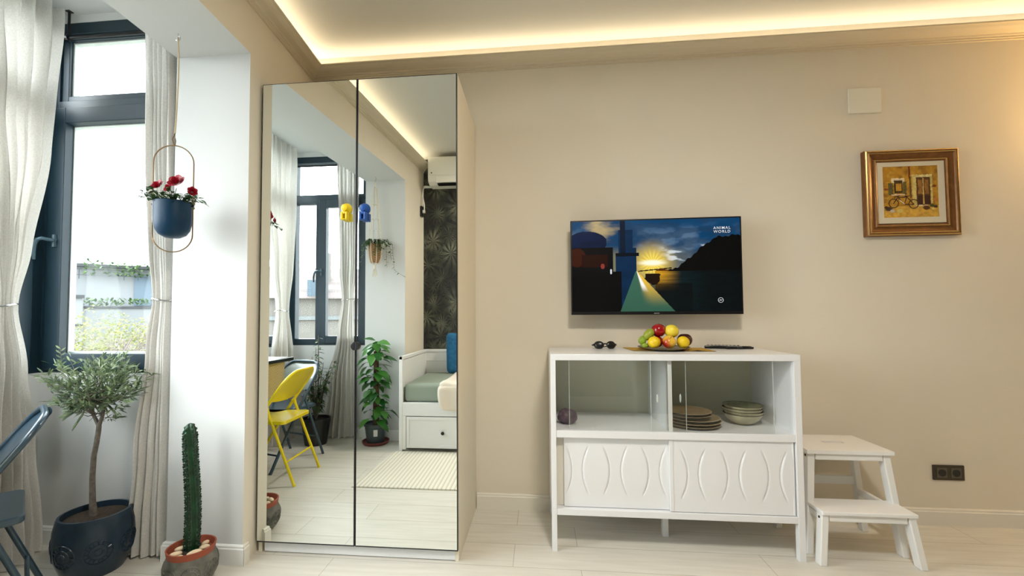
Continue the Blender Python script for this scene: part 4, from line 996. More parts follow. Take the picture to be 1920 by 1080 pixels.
# blank cover plate and sockets
o = MB().box(-.0885, .0885, -.010, 0, -.074, .074).build('blank_cover', M_plastic, bevel=.006, seg=3); o.location = (2.2705, -.0005, 2.392); o.rotation_euler = (0, .012, 0); tag(o, 'square cream blank cover plate high on the wall above the painting', 'cover plate')
e = empty('double_socket', (2.627, -.0005, .286), label='dark brown double power socket low on the wall right of the step stool', cat='power socket')
MB().box(-.0795, .0795, -.009, 0, -.041, .041).build('cover_frame', M_brown, e, bevel=.003)
for sx_ in (-.036, .036):
    a = MB(); a.box(sx_ - .026, sx_ + .026, -.0112, -.0088, -.027, .027); so = a.build('socket', M_sockg, e, bevel=.002)
    a = MB(); a.lathe([(.001, 0), (.0195, 0), (.0195, .0012), (.017, .0012), (.016, .0004), (.001, .0004)], (sx_, -.0112, 0), 24, tilt=Matrix.Rotation(PI / 2, 3, 'X')); a.build('socket_well', M_black, so)

# ================================================================== STEP STOOL
st = empty('step_stool', (1.895, -.28, 0), label='white wooden two-step stool standing right of the sideboard', cat='step stool')
def stp(name, vs, m=M_whitew, parent=st, bevel=.004):
    a = MB(); a.add([(x - 1.895, y + .28, z) for x, y, z in vs], [(3, 2, 1, 0), (4, 5, 6, 7), (0, 1, 5, 4), (1, 2, 6, 5), (2, 3, 7, 6), (3, 0, 4, 7)]); return a.build(name, m, parent, bevel=bevel)
def slab(x0, x1, y0, y1, z0, z1): return [(x0, y0, z0), (x1, y0, z0), (x1, y1, z0), (x0, y1, z0), (x0, y0, z1), (x1, y0, z1), (x1, y1, z1), (x0, y1, z1)]
def leg(p0, p1, wx, wy):   # foot p0, head p1
    a = [];
    for (x, y, z) in (p0, p1): a += [(x - wx / 2, y - wy / 2, z), (x + wx / 2, y - wy / 2, z), (x + wx / 2, y + wy / 2, z), (x - wx / 2, y + wy / 2, z)]
    return a
# top tread with hand hole
def tread_with_hole():
    x0, x1, y0, y1 = 1.690, 2.085, -.372, -.085; hx0, hx1, hy0, hy1 = 1.848, 1.952, -.238, -.206
    a = MB()
    a.box(x0 - 1.895, x1 - 1.895, y0 + .28, hy0 + .28, .482, .500); a.box(x0 - 1.895, x1 - 1.895, hy1 + .28, y1 + .28, .482, .500)
    a.box(x0 - 1.895, hx0 - 1.895, hy0 + .28, hy1 + .28, .482, .500); a.box(hx1 - 1.895, x1 - 1.895, hy0 + .28, hy1 + .28, .482, .500)
    bm = bmesh.new(); me = bpy.data.meshes.new('tmp')
    o = a.build('upper_tread', M_whitew, st); bm.from_mesh(o.data); bmesh.ops.remove_doubles(bm, verts=bm.verts, dist=1e-5)
    # remove internal faces between the four boards
    kill = [f_ for f_ in bm.faces if all(len([g for g in e_.link_faces]) > 2 for e_ in f_.edges) and abs(f_.normal.z) < .5]
    bmesh.ops.delete(bm, geom=kill, context='FACES'); bm.to_mesh(o.data); bm.free()
    return o
tread_with_hole()
stp('lower_tread', slab(1.688, 2.098, -.478, -.320, .232, .250))
# legs: upper (rear pair goes to floor, middle pair carries the top), front pair carries lower tread
stp('leg', leg((1.680, -.100, 0), (1.715, -.115, .482), .030, .036)); stp('leg', leg((2.118, -.100, 0), (2.062, -.115, .482), .030, .036))
stp('leg', leg((1.690, -.352, .0), (1.717, -.338, .482), .032, .042)); stp('leg', leg((2.122, -.352, .0), (2.058, -.338, .482), .032, .042))
stp('leg', leg((1.688, -.455, 0), (1.706, -.448, .232), .032, .042)); stp('leg', leg((2.118, -.455, 0), (2.078, -.448, .232), .032, .042))
stp('rail', slab(1.735, 2.040, -.362, -.344, .450, .482)); stp('rail', slab(1.735, 2.040, -.122, -.104, .450, .482))
stp('rail', slab(1.725, 2.060, -.466, -.448, .200, .232)); stp('rail', slab(1.71, 2.085, -.112, -.092, .245, .290))
for (xa, xb) in ((1.703, 1.690), (2.088, 2.100)):
    stp('side_rail', leg((xa, -.225, .200), (xa, -.225, .236), .020, .440) if False else [(xa - .010, -.440, .195), (xa + .010, -.440, .195), (xa + .010, -.100, .195), (xa - .010, -.100, .195), (xa - .010, -.440, .231), (xa + .010, -.440, .231), (xa + .010, -.100, .231), (xa - .010, -.100, .231)])
for (x, y, z) in ((1.7005, -.338, .466), (1.6895, -.450, .215)):
    a = MB(); a.tube([(x - 1.895 - .002, y + .28, z), (x - 1.895 + .004, y + .28, z)], .006, 12); a.build('bolt', M_black, st)

# ================================================================== FOLDING CHAIRS
def folding_chair(m_frame, m_panel, label, loc, rz):
    e = empty('folding_chair', loc, rz, label=label, cat='chair'); e.scale = (1, 1, .98)
    HW = .200; R_ = .110
    def side(z): # main frame slope (x at height z)
        return lerp(.225, -.270, z / .795) + .02 * math.sin(PI * z / .795)
    fr = MB(); pts = []
    zs = [0, .15, .3, .45, .55, .62, .68]
    for z in zs: pts.append((side(z), -HW, z))
    zc, yc = .795 - R_, HW - R_
    for k in range(1, 9):
        t = PI - k * (PI / 2) / 8; z = zc + R_ * math.sin(t); pts.append((side(z), -yc + R_ * math.cos(t), z))
    for k in range(0, 8):
        t = PI / 2 - k * (PI / 2) / 8; z = zc + R_ * math.sin(t); pts.append((side(z), yc + R_ * math.cos(t), z))
    for z in zs[::-1]: pts.append((side(z), HW, z))
    fr.tube(pts, .0115, 10); fr.build('main_frame', m_frame, e, smooth=True)
    # back panel
    pn = MB(); N1, N2_ = 20, 16; vs = []; fs = []
    for s_ in (0, 1):
        for j in range(N2_ + 1):
            z = lerp(.585, .795, j / N2_)
            hw = HW if z < zc else (yc + math.sqrt(max(0, R_ ** 2 - (z - zc) ** 2)))
            if j == 0: hw = HW
            for i in range(N1 + 1):
                y = lerp(-hw, hw, i / N1); dip = .020 * (1 - (y / HW) ** 2); zz = z - (.018 * math.cos(PI * y / (2 * HW)) if j == 0 else 0)
                vs.append((side(zz) - dip + (.0018 if s_ else -.0018), y, zz))
    for s_ in (0, 1):
        for j in range(N2_):
            for i in range(N1):
                a = s_ * (N1 + 1) * (N2_ + 1) + j * (N1 + 1) + i; q = (a, a + 1, a + N1 + 2, a + N1 + 1); fs.append(q if s_ else q[::-1])
    pn.add(vs, fs); pn.build('backrest', m_panel, e, smooth='all')
    # seat
    se = MB(); fp = []
    sx0, sx1, sw = -.225, .175, .188
    for (cx_, cy_, a0) in ((sx1 - .06, sw - .06, 0), (sx0 + .03, sw - .03, PI / 2), (sx0 + .03, -sw + .03, PI), (sx1 - .06, -sw + .06, 1.5 * PI)):
        r_ = .06 if cx_ > 0 else .03
        for k in range(7): t = a0 + k * (PI / 2) / 6; fp.append((cx_ + r_ * math.cos(t), cy_ + r_ * math.sin(t)))
    se.prism(fp, .424, .452); se.build('seat', m_frame, e, bevel=.006, seg=3)
    # rear legs
    for s_ in (-1, 1):
        lg = MB(); lg.tube([(side(.545), s_ * (HW - .016), .545), (side(.545) - .01, s_ * (HW - .016), .50), (-.300, s_ * (HW - .012), .0)], .0105, 10); lg.build('rear_leg', m_frame, e, smooth=True)
        rv = MB(); rv.tube([(side(.530), s_ * (HW + .010), .530), (side(.530), s_ * (HW - .032), .530)], .006, 8); rv.build('pivot', m_frame, e, smooth=True)
    cb = MB(); xr = lerp(-.300, side(.545), .17 / .545); cb.tube([(xr, -HW + .012, .165), (xr, HW - .012, .165)], .0075, 8); cb.build('stretcher', m_frame, e, smooth=True)
    cb = MB(); cb.tube([(side(.12), -HW, .12), (side(.12), HW, .12)], .0075, 8); cb.build('stretcher', m_frame, e, smooth=True)
    return e
folding_chair(M_chair, M_chair, 'steel-blue metal folding chair at the left edge, below the left curtain', (-1.762, -1.290, 0), math.atan2(-.80, -.60)).scale = (1, 1, 1)
folding_chair(M_yellow, M_yellow, 'yellow metal folding chair seen in the mirror', (-1.600, -1.590, 0), math.atan2(.05, -1))
folding_chair(M_chair, M_chairg, 'dark folding chair seen in the mirror behind the yellow chair', (-1.715, -1.885, 0), math.atan2(.954, -.30))

# ================================================================== RATTAN TABLE (mirror)
tb = empty('pedestal_table', (-1.83, -1.58, 0), label='small dark-topped table with a rattan apron, seen at the left of the mirror', cat='table')
MB().box(-.270, .262, -.285, .300, .815, .842).build('tabletop', [M_blackm], tb, bevel=.004)
MB().box(-.235, .222, -.262, .270, .842, .8435).build('top_inlay', M_white, tb)
MB().box(-.240, .232, -.208, .275, .560, .815).build('rattan_apron', M_rattan, tb, bevel=.006)
a = MB(); a.tube([(0, .02, .03), (0, .02, .56)], .024, 12)
for s_ in (-1, 1):
    a.tube([(0, .02, .42), (s_ * .12, .02, .56)], .010, 8); a.tube([(0, .02, .42), (0, .02 + s_ * .12, .56)], .010, 8)
a.build('pedestal', M_blackm, tb, smooth=True)
a = MB(); a.lathe([(.001, 0), (.185, 0), (.190, .010), (.180, .024), (.06, .034), (.001, .036)], (.02, .02, 0), 40); a.build('base', M_blackm, tb, smooth=True)

# ================================================================== HANGING ROSE POT
hp = empty('hanging_rose_pot', (-1.248, -.867, 1.46), label='navy pot of red roses hanging in a thin metal hoop from the beam', cat='hanging plant')
HXc, HYc, HZc = -1.248, -.867, 1.46
a = MB()
hw, z0, z1 = .079, .0, .485
th = .35; ux, uy = math.cos(th), math.sin(th)
pts = []
for k in range(17): t = PI - PI * k / 16; pts.append((hw * math.cos(t), z1 - hw + hw * math.sin(t)))
for k in range(17): t = -PI * k / 16; pts.append((hw * math.cos(t), z0 + hw + hw * math.sin(t)))
a.tube([(x * ux, x * uy, z) for x, z in pts], .0026, 8, closed=True); a.build('hoop', M_brass, hp, smooth=True)
a = MB(); r = .0735
a.lathe([(.001, .062), (.030, .065), (.052, .078), (.066, .100), (.072, .130), (r, .160), (r, .222), (r - .003, .225), (r - .006, .222), (r - .006, .205), (.001, .203)], (0, 0, 0), 40); a.build('pot', M_bluepot, hp, smooth=True)
a = MB(); a.lathe([(.001, .2035), (r - .0065, .2035), (r - .0065, .210), (.001, .214)], (0, 0, 0), 24); a.build('soil', M_soil, hp)
for s_ in (-1, 1):
    a = MB(); a.ball((s_ * .078 * ux, s_ * .078 * uy, .212), .006, 8, 6); a.build('clip', M_blackm, hp, smooth=True)
rr = random.Random(11); lf = MB(); stm = MB()
for k in range(30):
    a_ = rr.uniform(0, 2 * PI); e0 = rr.uniform(.25, 1.0); ln = rr.uniform(.05, .11)
    d = Vector((math.cos(a_), math.sin(a_), e0)).normalized(); b_ = Vector((math.cos(a_) * .02, math.sin(a_) * .02, .21)); tip = b_ + d * ln + Vector((0, 0, -.015 * (1 - e0)))
    mid = b_ + d * ln * .6 + Vector((0, 0, .012)); stm.tube([b_, mid, tip], .0012, 5)
    for q in range(8):
        t = rr.uniform(.25, 1); p = b_.lerp(tip, t) + Vector((rr.uniform(-.01, .01), rr.uniform(-.01, .01), rr.uniform(-.004, .012))); a2 = rr.uniform(0, 2 * PI)
        lf.leaf(p, (math.cos(a2), math.sin(a2), rr.uniform(-.35, .3)), (0, 0, 1), rr.uniform(.018, .032), rr.uniform(.012, .019), .25, .25, shape='oval')
for k in range(16):   # sprig drooping right
    t = k / 15; p = Vector((.04 + .125 * t, -.02, .222 + .035 * math.sin(PI * t) - .012 * t)); a2 = rr.uniform(-1.3, 1.3)
    lf.leaf(p, (math.cos(a2), math.sin(a2), rr.uniform(-.5, .2)), (0, 0, 1), .026, .016, .2, .2, shape='oval')
stm.tube([(.04, -.02, .21), (.09, -.02, .250), (.165, -.02, .212)], .0013, 5)
lf.build('leaves', M_roseleaf, hp); stm.build('stems', M_roseleaf, hp)
def rose(p, r, nrm):
    m = MB(); n = Vector(nrm).normalized(); q = n.to_track_quat('Z', 'Y').to_matrix(); rr2 = random.Random(int(p[0] * 1e4))
    for ring, (cnt, rad, op) in enumerate(((3, .25, .25), (4, .5, .55), (5, .8, .85), (6, 1.0, 1.2))):
        for k in range(cnt):
            a_ = 2 * PI * (k + .5 * ring) / cnt; vs = []; fs = []
            for j in range(4):
                for i in range(5):
                    u_ = (i / 4 - .5) * 2; v_ = j / 3; aa = a_ + u_ * (1.9 / cnt) * 1.6
                    rd = r * rad * (.25 + .75 * v_ ** .7 * (1 + .10 * math.cos(3 * u_))) * (1 + .1 * v_ * op); hh = r * (.95 - .32 * rad * op * v_) * v_ * (1 - .25 * u_ * u_) - r * .2
                    vs.append(Vector(p) + q @ Vector((rd * math.cos(aa), rd * math.sin(aa), hh)))
            for j in range(3):
                for i in range(4): a = j * 5 + i; fs.append((a, a + 1, a + 6, a + 5))
            m.add(vs, fs)
    m.build('rose', M_rose, hp, smooth='all')
rose((-.033, -.045, .288), .026, (-.1, -.8, .55)); rose((.062, -.05, .300), .030, (.15, -.8, .5)); rose((.030, -.055, .274), .020, (-.2, -.8, .3)); rose((.118, -.03, .262), .018, (.7, -.5, .1))
a = MB(); zr = 1.006; a.tube([(0, 0, .487), (-.006, 0, .500), (-.010, 0, .515), (-.002, 0, .530), (.002, 0, .545)], .0022, 6)
a.tube([(.004, 0, .486), (.006, 0, .505), (.003, 0, .518)], .002, 6); a.build('hook', M_brass, hp, smooth=True)
a = MB(); pts = [(.002, 0, .54), (.006, 0, .60), (.010, 0, .70), (.013, 0, .80), (.013, 0, .90), (.008, 0, .965), (.007, 0, .985)]; a.tube(pts, .0030, 6)
a.build('cord', M_cord, hp, smooth=True)
a = MB(); a.tube([(.007 + .011 * math.cos(t), 0, .992 - .011 + .011 * math.sin(t)) for t in [-2.6 + 4.2 * k / 14 for k in range(15)]] + [(.007, 0, 1.004)], .0018, 6)
a.build('ceiling_hook', M_rodw, hp, smooth=True)

# ================================================================== CACTUS
CX, CY = -1.150, -.838
cp = empty('cachepot', (CX, CY, 0), label='grey carved stoneware pot on the floor beside the wardrobe, holding the cactus', cat='plant pot')
pr = [(.001, 0), (.068, 0), (.088, .020), (.100, .055), (.102, .085), (.096, .115), (.090, .132), (.082, .132), (.086, .110), (.088, .08), (.07, .015), (.001, .012)]
def relief(mb, prof_fn, cz, R0, n_med, rad, tube_r, rays, a_off=0):
    for k in range(n_med):
        a0 = 2 * PI * k / n_med + a_off
        def sp(du, dv):
            z = cz + dv; r = prof_fn(z) + .0005; a_ = a0 + du / r; return (r * math.cos(a_), r * math.sin(a_), z)
        for rr_ in (rad, rad * .62, rad * .28):
            mb.tube([sp(rr_ * math.cos(t), rr_ * math.sin(t)) for t in [2 * PI * j / 24 for j in range(24)]], tube_r, 5, closed=True)
        for j in range(rays):
            t = 2 * PI * j / rays; mb.tube([sp(rad * .68 * math.cos(t), rad * .68 * math.sin(t)), sp(rad * .92 * math.cos(t), rad * .92 * math.sin(t))], tube_r * 1.1, 5)
a = MB(); a.lathe(pr, (0, 0, 0), 48)
relief(a, lambda z: interp([(0, .068), (.02, .088), (.055, .100), (.085, .102), (.115, .096), (.132, .090)], z), .070, 0, 7, .038, .0030, 10)
a.build('pot_body', M_grey, cp, smooth=True)
tiltm = Matrix.Rotation(.0, 3, 'X')
cc = empty('potted_cactus', (CX, CY, .040), label='tall dark green ribbed cactus in a terracotta pot beside the wardrobe', cat='cactus')
a = MB(); a.lathe([(.001, .0), (.058, .0), (.076, .085), (.089, .090), (.094, .120), (.088, .120), (.080, .094), (.070, .088), (.001, .085)], (0, 0, 0), 40); a.build('terracotta_pot', M_terra, cc, smooth=True)
a = MB(); a.lathe([(.001, .0852), (.074, .0865), (.074, .094), (.001, .100)], (0, 0, 0), 24); a.build('soil', M_soil, cc)
a = MB(); NZ, SEG = 120, 50; H0, H1 = .092, .655
vs = []; fs = []
for j in range(NZ + 1):
    t = j / NZ; z = lerp(H0, H1, t); tap = 1 - .12 * t
    if t > .93: tap *= math.sqrt(max(0, 1 - ((t - .93) / .07) ** 2)) * .96 + .04
    if t < .06: tap *= .86 + .14 * t / .06
    cxo = -.010 * t + .006 * math.sin(5 * t); cyo = .004 * math.sin(3 * t + 1)
    for k in range(SEG):
        a_ = 2 * PI * k / SEG; tw = .35 * t; rib = abs(math.cos(2.5 * (a_ + tw))) ; bumpv = .0035 * math.sin(z * 300 + 1.7 * round((a_) * 2.5 / PI)) * max(0, rib - .75) * 4
        r = .0285 * (.62 + .42 * rib ** 1.4) * tap + bumpv * (tap > .3)
        vs.append((cxo + r * math.cos(a_), cyo + r * math.sin(a_), z))
for j in range(NZ):
    for k in range(SEG): k2 = (k + 1) % SEG; fs.append((j * SEG + k, j * SEG + k2, (j + 1) * SEG + k2, (j + 1) * SEG + k))
fs.append(tuple(range(NZ * SEG, (NZ + 1) * SEG))); a.add(vs, fs); a.m = 1; rr = random.Random(8)
for q in range(5):
    for j in range(46):
        t = (j + .5) / 47; z = lerp(H0 + .01, H1 - .03, t); a_ = (2 * PI * q / 5) - .35 * t * 1.0; tap = 1 - .12 * t; r = .0297 * tap + .0015
        cxo = -.010 * t + .006 * math.sin(5 * t); cyo = .004 * math.sin(3 * t + 1); p = Vector((cxo + r * math.cos(a_), cyo + r * math.sin(a_), z))
        a.ball(p, .0042 + .0012 * math.sin(j * 2.3 + q), 6, 4, sc=(1, 1, 1.4))
        for g in (-.5, .5): a.tube([p, p + Vector((math.cos(a_ + g), math.sin(a_ + g), .2)) * .007], [.0008, .0002], 4)
a.build('cactus_stem', [M_cactus, M_cactedge], cc, smooth='all')
lbls = ['cream pebble lying across the front left of the cactus pot', 'cream pebble at the back left of the cactus pot', 'long cream pebble at the right of the cactus pot', 'cream pebble at the back right rim of the cactus pot', 'small round cream pebble at the front of the cactus pot', 'cream pebble high against the right side of the cactus stem']
for (dx, dy, z, ln, w_, h_, rz_, lb) in ((-.036, -.048, .141, .026, .014, .011, .5, lbls[0]), (-.050, -.004, .142, .024, .012, .010, .45, lbls[1]), (.040, -.034, .144, .029, .014, .012, .65, lbls[2]), (.050, .012, .146, .022, .013, .010, .35, lbls[3]), (.000, -.062, .139, .013, .011, .009, 0, lbls[4]), (.030, .042, .147, .017, .010, .010, 1.2, lbls[5])):
    a = MB(); a.ball((0, 0, 0), 1, 20, 14, sc=(ln, w_, h_), fn=lambda d: 1 + .08 * d.x - .05 * d.y * d.z)
    o = a.build('pebble', M_pebble, smooth='all'); o.location = (CX + dx, CY + dy, z + .002); o.rotation_euler = (0, -.12, rz_); tag(o, lb, 'pebble', 'cream pebbles in the cactus pot')

# ================================================================== OLIVE TREE
OXc, OYc = -1.682, -.782
ot = empty('potted_olive_tree', (OXc, OYc, 0), label='small olive tree in a navy glazed pot below the end window', cat='potted tree')
pf = [(0, .108), (.03, .122), (.09, .142), (.15, .148), (.21, .145), (.255, .136), (.265, .132)]
a = MB(); a.lathe([(.001, 0)] + [(r, z) for z, r in pf] + [(.122, .266), (.120, .250), (.12, .235), (.001, .233)], (0, 0, 0), 56)
relief(a, lambda z: interp([(z_, r_) for z_, r_ in pf], z), .125, 0, 7, .052, .0026, 16, .25)
a.build('pot', M_navy, ot, smooth=True)
a = MB(); a.lathe([(.001, .234), (.119, .234), (.119, .240), (.07, .246), (.001, .250)], (0, 0, 0), 32); a.build('soil', M_soil, ot)
a = MB()
trunk = [(.000, -.010, .24), (-.006, -.012, .32), (-.010, -.012, .42), (-.008, -.010, .52), (.002, -.008, .58), (.008, -.006, .635), (.010, -.006, .66)]
a.tube([Vector(p) for p in trunk], [.017, .012, .011, .0105, .0105, .010, .010], 10)
f0 = Vector(trunk[-1])
brs = [[f0, f0 + Vector((-.030, 0, .05)), f0 + Vector((-.045, .0, .105)), f0 + Vector((-.060, .01, .17))], [f0, f0 + Vector((.022, -.004, .05)), f0 + Vector((.040, -.01, .11)), f0 + Vector((.055, -.01, .18))]]
for b_ in brs: a.tube(b_, [.0085, .007, .006, .005], 8)
rr = random.Random(21); lf = MB(); tips = []
def crown_r(z):  # radius by height
    return interp([(.64, .03), (.70, .09), (.78, .17), (.86, .225), (.92, .235), (.97, .18), (1.005, .09), (1.02, .03)], z)
for k in range(150):
    z = rr.uniform(.68, .99); a_ = rr.uniform(0, 2 * PI); q = math.sqrt(rr.random()); r = crown_r(z) * q
    tip = Vector((.0 + r * math.cos(a_) * 1.08, -.01 + r * math.sin(a_) * .75, z)); src = rr.choice(brs)[rr.choice((1, 2, 2, 3))]
    mid = src.lerp(tip, .55) + Vector((0, 0, -.012 + .02 * rr.random()))
    if k < 70: a.tube([src, mid, tip], [.0026, .0018, .0009], 5)
    dirn = (tip - src).normalized()
    nl = 18
    for j in range(nl):
        t = j / nl * .75 + .25; p = mid.lerp(tip, (t - .25) / .75) if t > .3 else src.lerp(mid, t * 2)
        p = p + Vector((rr.uniform(-.015, .015), rr.uniform(-.015, .015), rr.uniform(-.01, .01)))
        d = (dirn * .8 + Vector((rr.uniform(-1, 1), rr.uniform(-1, 1), rr.uniform(-.35, .9)))).normalized()
        if p.z < .755 and abs(p.x) < .075: continue
        lf.leaf(p, d, (rr.uniform(-1, 1), rr.uniform(-1, 1), 1), rr.uniform(.024, .044), rr.uniform(.006, .0105), .2, .12, shape='olive')
# tall sprig on the left
spb = Vector((-.20, .0, .90)); spt = Vector((-.235, .02, 1.018)); a.tube([brs[0][2], Vector((-.12, 0, .83)), spb, spt], [.003, .0022, .0016, .001], 5)
for j in range(12):
    p = spb.lerp(spt, j / 11); s_ = -1 if j % 2 else 1; lf.leaf(p, (s_, .15 * s_, .7), (0, -1, .2), .030, .009, .2, 0, shape='olive')
# hanging twig on the left
for (sx_, sz_, n_) in ((-.15, .70, 14), (-.20, .78, 12), (-.10, .66, 10), (.2, .80, 10)):
    b0 = Vector((sx_ * .4, 0, .77)); t0 = Vector((sx_, -.02, sz_)); a.tube([b0, b0.lerp(t0, .5) + Vector((0, 0, .01)), t0], [.002, .0015, .0008], 5)
    for j in range(n_):
        p = b0.lerp(t0, .35 + .65 * j / n_); s_ = -1 if j % 2 else 1; lf.leaf(p, ((t0 - b0).normalized() + Vector((.3 * s_, 0, .5 * s_))), (0, -1, 0), rr.uniform(.03, .044), .010, .15, .1, shape='olive')
a.build('trunk', M_bark, ot, smooth=True); lf.build('crown', M_olive, ot)

# ================================================================== POTHOS (mirror)
PXc, PYc = -1.108, -2.435
ph = empty('potted_pothos', (PXc, PYc, 0), label='climbing pothos on a moss pole in a grey pot, seen in the right mirror', cat='potted plant')
a = MB(); a.lathe([(.001, .0), (.100, .0), (.118, .014), (.122, .030), (.115, .030), (.10, .012), (.001, .010)], (0, 0, 0), 36); a.build('saucer', M_saucer, ph, smooth=True)
a = MB(); a.lathe([(.001, .012), (.078, .012), (.098, .165), (.106, .168), (.108, .188), (.100, .188), (.096, .170), (.001, .165)], (0, 0, 0), 36); a.build('pot', M_potgrey, ph, smooth=True)
a = MB()
for j in range(7):
    t0 = 1.05 + j * .06
    if j < 6: a.add([(.0945 * math.cos(q) * 1.004, .0945 * math.sin(q) * 1.004, z) if z < .1 else (.1005 * math.cos(q), .1005 * math.sin(q), z) for z in (.085, .145) for q in (t0, t0 + .06)], [(0, 1, 3, 2)])
a.build('label_sticker', M_label, ph)
a = MB(); a.tube([(0, 0, .16), (0.004, 0, .5), (0, 0, .84)], [.028, .026, .022], 12); a.build('moss_pole', M_moss, ph, smooth=True)
rr = random.Random(31); lf = MB(); sm_ = MB()
def hleaf(mb, base, tip, w_, nrm):
    base = Vector(base); tip = Vector(tip); d = tip - base; ln = d.length; mb.leaf(base, d, nrm, ln, w_, .18, .22, shape='heart')
for k in range(78):
    z = lerp(.19, .90, (k / 78) ** .95) + rr.uniform(-.02, .02); a_ = rr.uniform(0, 2 * PI); big = rr.uniform(.085, .140) * (1.0 if z > .35 else .9)
    ro = rr.uniform(.035, .085) if z > .3 else rr.uniform(.06, .12)
    if z > .82: ro *= .6
    p = Vector((ro * math.cos(a_), ro * math.sin(a_), z + .02)); sm_.tube([(0, 0, z - .03), (p.x * .6, p.y * .6, z + .02), p], .0018, 5)
    d = Vector((math.cos(a_ + rr.uniform(-.6, .6)), math.sin(a_ + rr.uniform(-.6, .6)), rr.uniform(-.75, .05)))
    lf.leaf(p, d, (math.cos(a_) * .6, math.sin(a_) * .6, 1), big, big * .72, .18, .25, shape='heart')
lf.leaf((.02, .02, .925), (.9, .4, .02), (0, .5, 1), .15, .085, .15, .2, shape='heart'); lf.leaf((0, .02, .94), (-.5, .5, .3), (0, .5, 1), .11, .07, .15, .3, shape='heart'); lf.leaf((-.01, .0, .90), (-.9, .4, -.2), (0, .5, 1), .13, .07, .15, .3, shape='heart')
lf.build('leaves', M_pothos, ph, smooth='all'); sm_.build('stems', M_pothos, ph)

# ================================================================== CORNER PLANT (mirror)
fp_ = empty('potted_ficus', (-1.985, -2.365, 0), label='leafy green plant in a black pot, seen in the mirror behind the chairs', cat='potted plant')
BX, BY = -1.655, -2.385
fp_.location = (BX, BY, 0)
a = MB(); a.lathe([(.001, 0), (.095, 0), (.125, .20), (.130, .235), (.120, .235), (.115, .21), (.001, .205)], (0, 0, 0), 36); a.build('pot', M_black, fp_, smooth=True)
rr = random.Random(41); lf = MB(); sm_ = MB()
for k in range(15):
    a_ = 2 * PI * k / 15 + rr.uniform(-.2, .2); hgt = rr.uniform(.35, .72); sp_ = rr.uniform(.04, .20)
    if k == 3: hgt, sp_ = .78, .03
    tip = Vector((sp_ * math.cos(a_), .8 * sp_ * math.sin(a_), hgt + .10)); mid = Vector((sp_ * .4 * math.cos(a_), sp_ * .4 * math.sin(a_), .2 + hgt * .45)); sm_.tube([(0, 0, .2), mid, tip], [.005, .004, .002], 6)
    for j in range(17):
        t = .15 + .85 * j / 17; p = mid.lerp(tip, max(0, (t - .3) / .7)) if t > .3 else Vector((0, 0, .2)).lerp(mid, t / .3); a2 = rr.uniform(0, 2 * PI)
        lf.leaf(p, (math.cos(a2), math.sin(a2), rr.uniform(-.5, .25)), (0, 0, 1), rr.uniform(.05, .09), rr.uniform(.018, .028), .2, .35, shape='oval')
sm_.tube([(0, 0, .2), (.02, 0, .6), (.015, 0, .985)], [.006, .005, .003], 6)
for j in range(22): 
    t = j / 22; a2 = j * 2.4; lf.leaf((.015, 0, .62 + .36 * t), (math.cos(a2), math.sin(a2), .1 - .4 * (1 - t)), (0, 0, 1), .075 - .03 * t, .022, .2, .3, shape='oval')
lf.build('leaves', M_ficus, fp_); sm_.build('stems', M_bark, fp_)

# ================================================================== MACRAME HANGER (mirror)
mh = empty('macrame_plant_hanger', (-1.125, -2.44, 1.50), label='macrame hanger with a wicker pot of trailing ivy, seen in the right mirror', cat='hanging plant')
a = MB(); TOPZ = ZB - 1.50
def ring_pt(k, r, z): t = 2 * PI * k / 8 + .2; return Vector((r * math.cos(t), r * math.sin(t), z))
for k in range(8):
    tw = .2 * (-1) ** k
    pts = [Vector((0, 0, TOPZ - .05))] + [ring_pt(k + tw * math.sin(3 * s_), lerp(.008, .066, s_ ** .9), lerp(TOPZ - .06, .37, s_)) for s_ in [i / 10 for i in range(1, 11)]] + [ring_pt(k, .070, .30), ring_pt(k, .062, .20), ring_pt(k, .040, .155), Vector((0, 0, .135))]
    a.tube(pts, .0034, 5)
for (r, z) in ((.020, TOPZ - .26), (.036, TOPZ - .40), (.052, .47)):
    for k in range(8): a.ball(ring_pt(k, r, z), .0065, 6, 5)
a.tube([(0, 0, TOPZ - .10), (0, 0, TOPZ - .05)], .010, 8)
for k in range(12):
    t = 2 * PI * k / 12; a.tube([(0, 0, .135), (.012 * math.cos(t), .012 * math.sin(t), .10), (.026 * math.cos(t), .026 * math.sin(t), .03 + .01 * math.sin(5 * t))], .0022, 5)
a.tube([(0, 0, .10), (0, 0, .14)], .012, 8); a.build('cords', M_cotton, mh, smooth=True)
a = MB(); a.tube([(0, 0, TOPZ - .05), (0, 0, TOPZ - .03), (.008, 0, TOPZ - .02), (.006, 0, TOPZ - .008), (0, 0, TOPZ - .001)], .0022, 6); a.build('ceiling_hook', M_rodw, mh, smooth=True)
a = MB(); a.lathe([(.001, .16), (.040, .16), (.052, .22), (.060, .30), (.062, .335), (.056, .335), (.05, .31), (.001, .30)], (0, 0, 0), 40, fr=lambda a_, z: 1 + .02 * math.sin(a_ * 16) * math.sin(z * 260)); a.build('wicker_pot', M_wicker, mh, smooth=True)
rr = random.Random(51); lf = MB(); sm_ = MB()
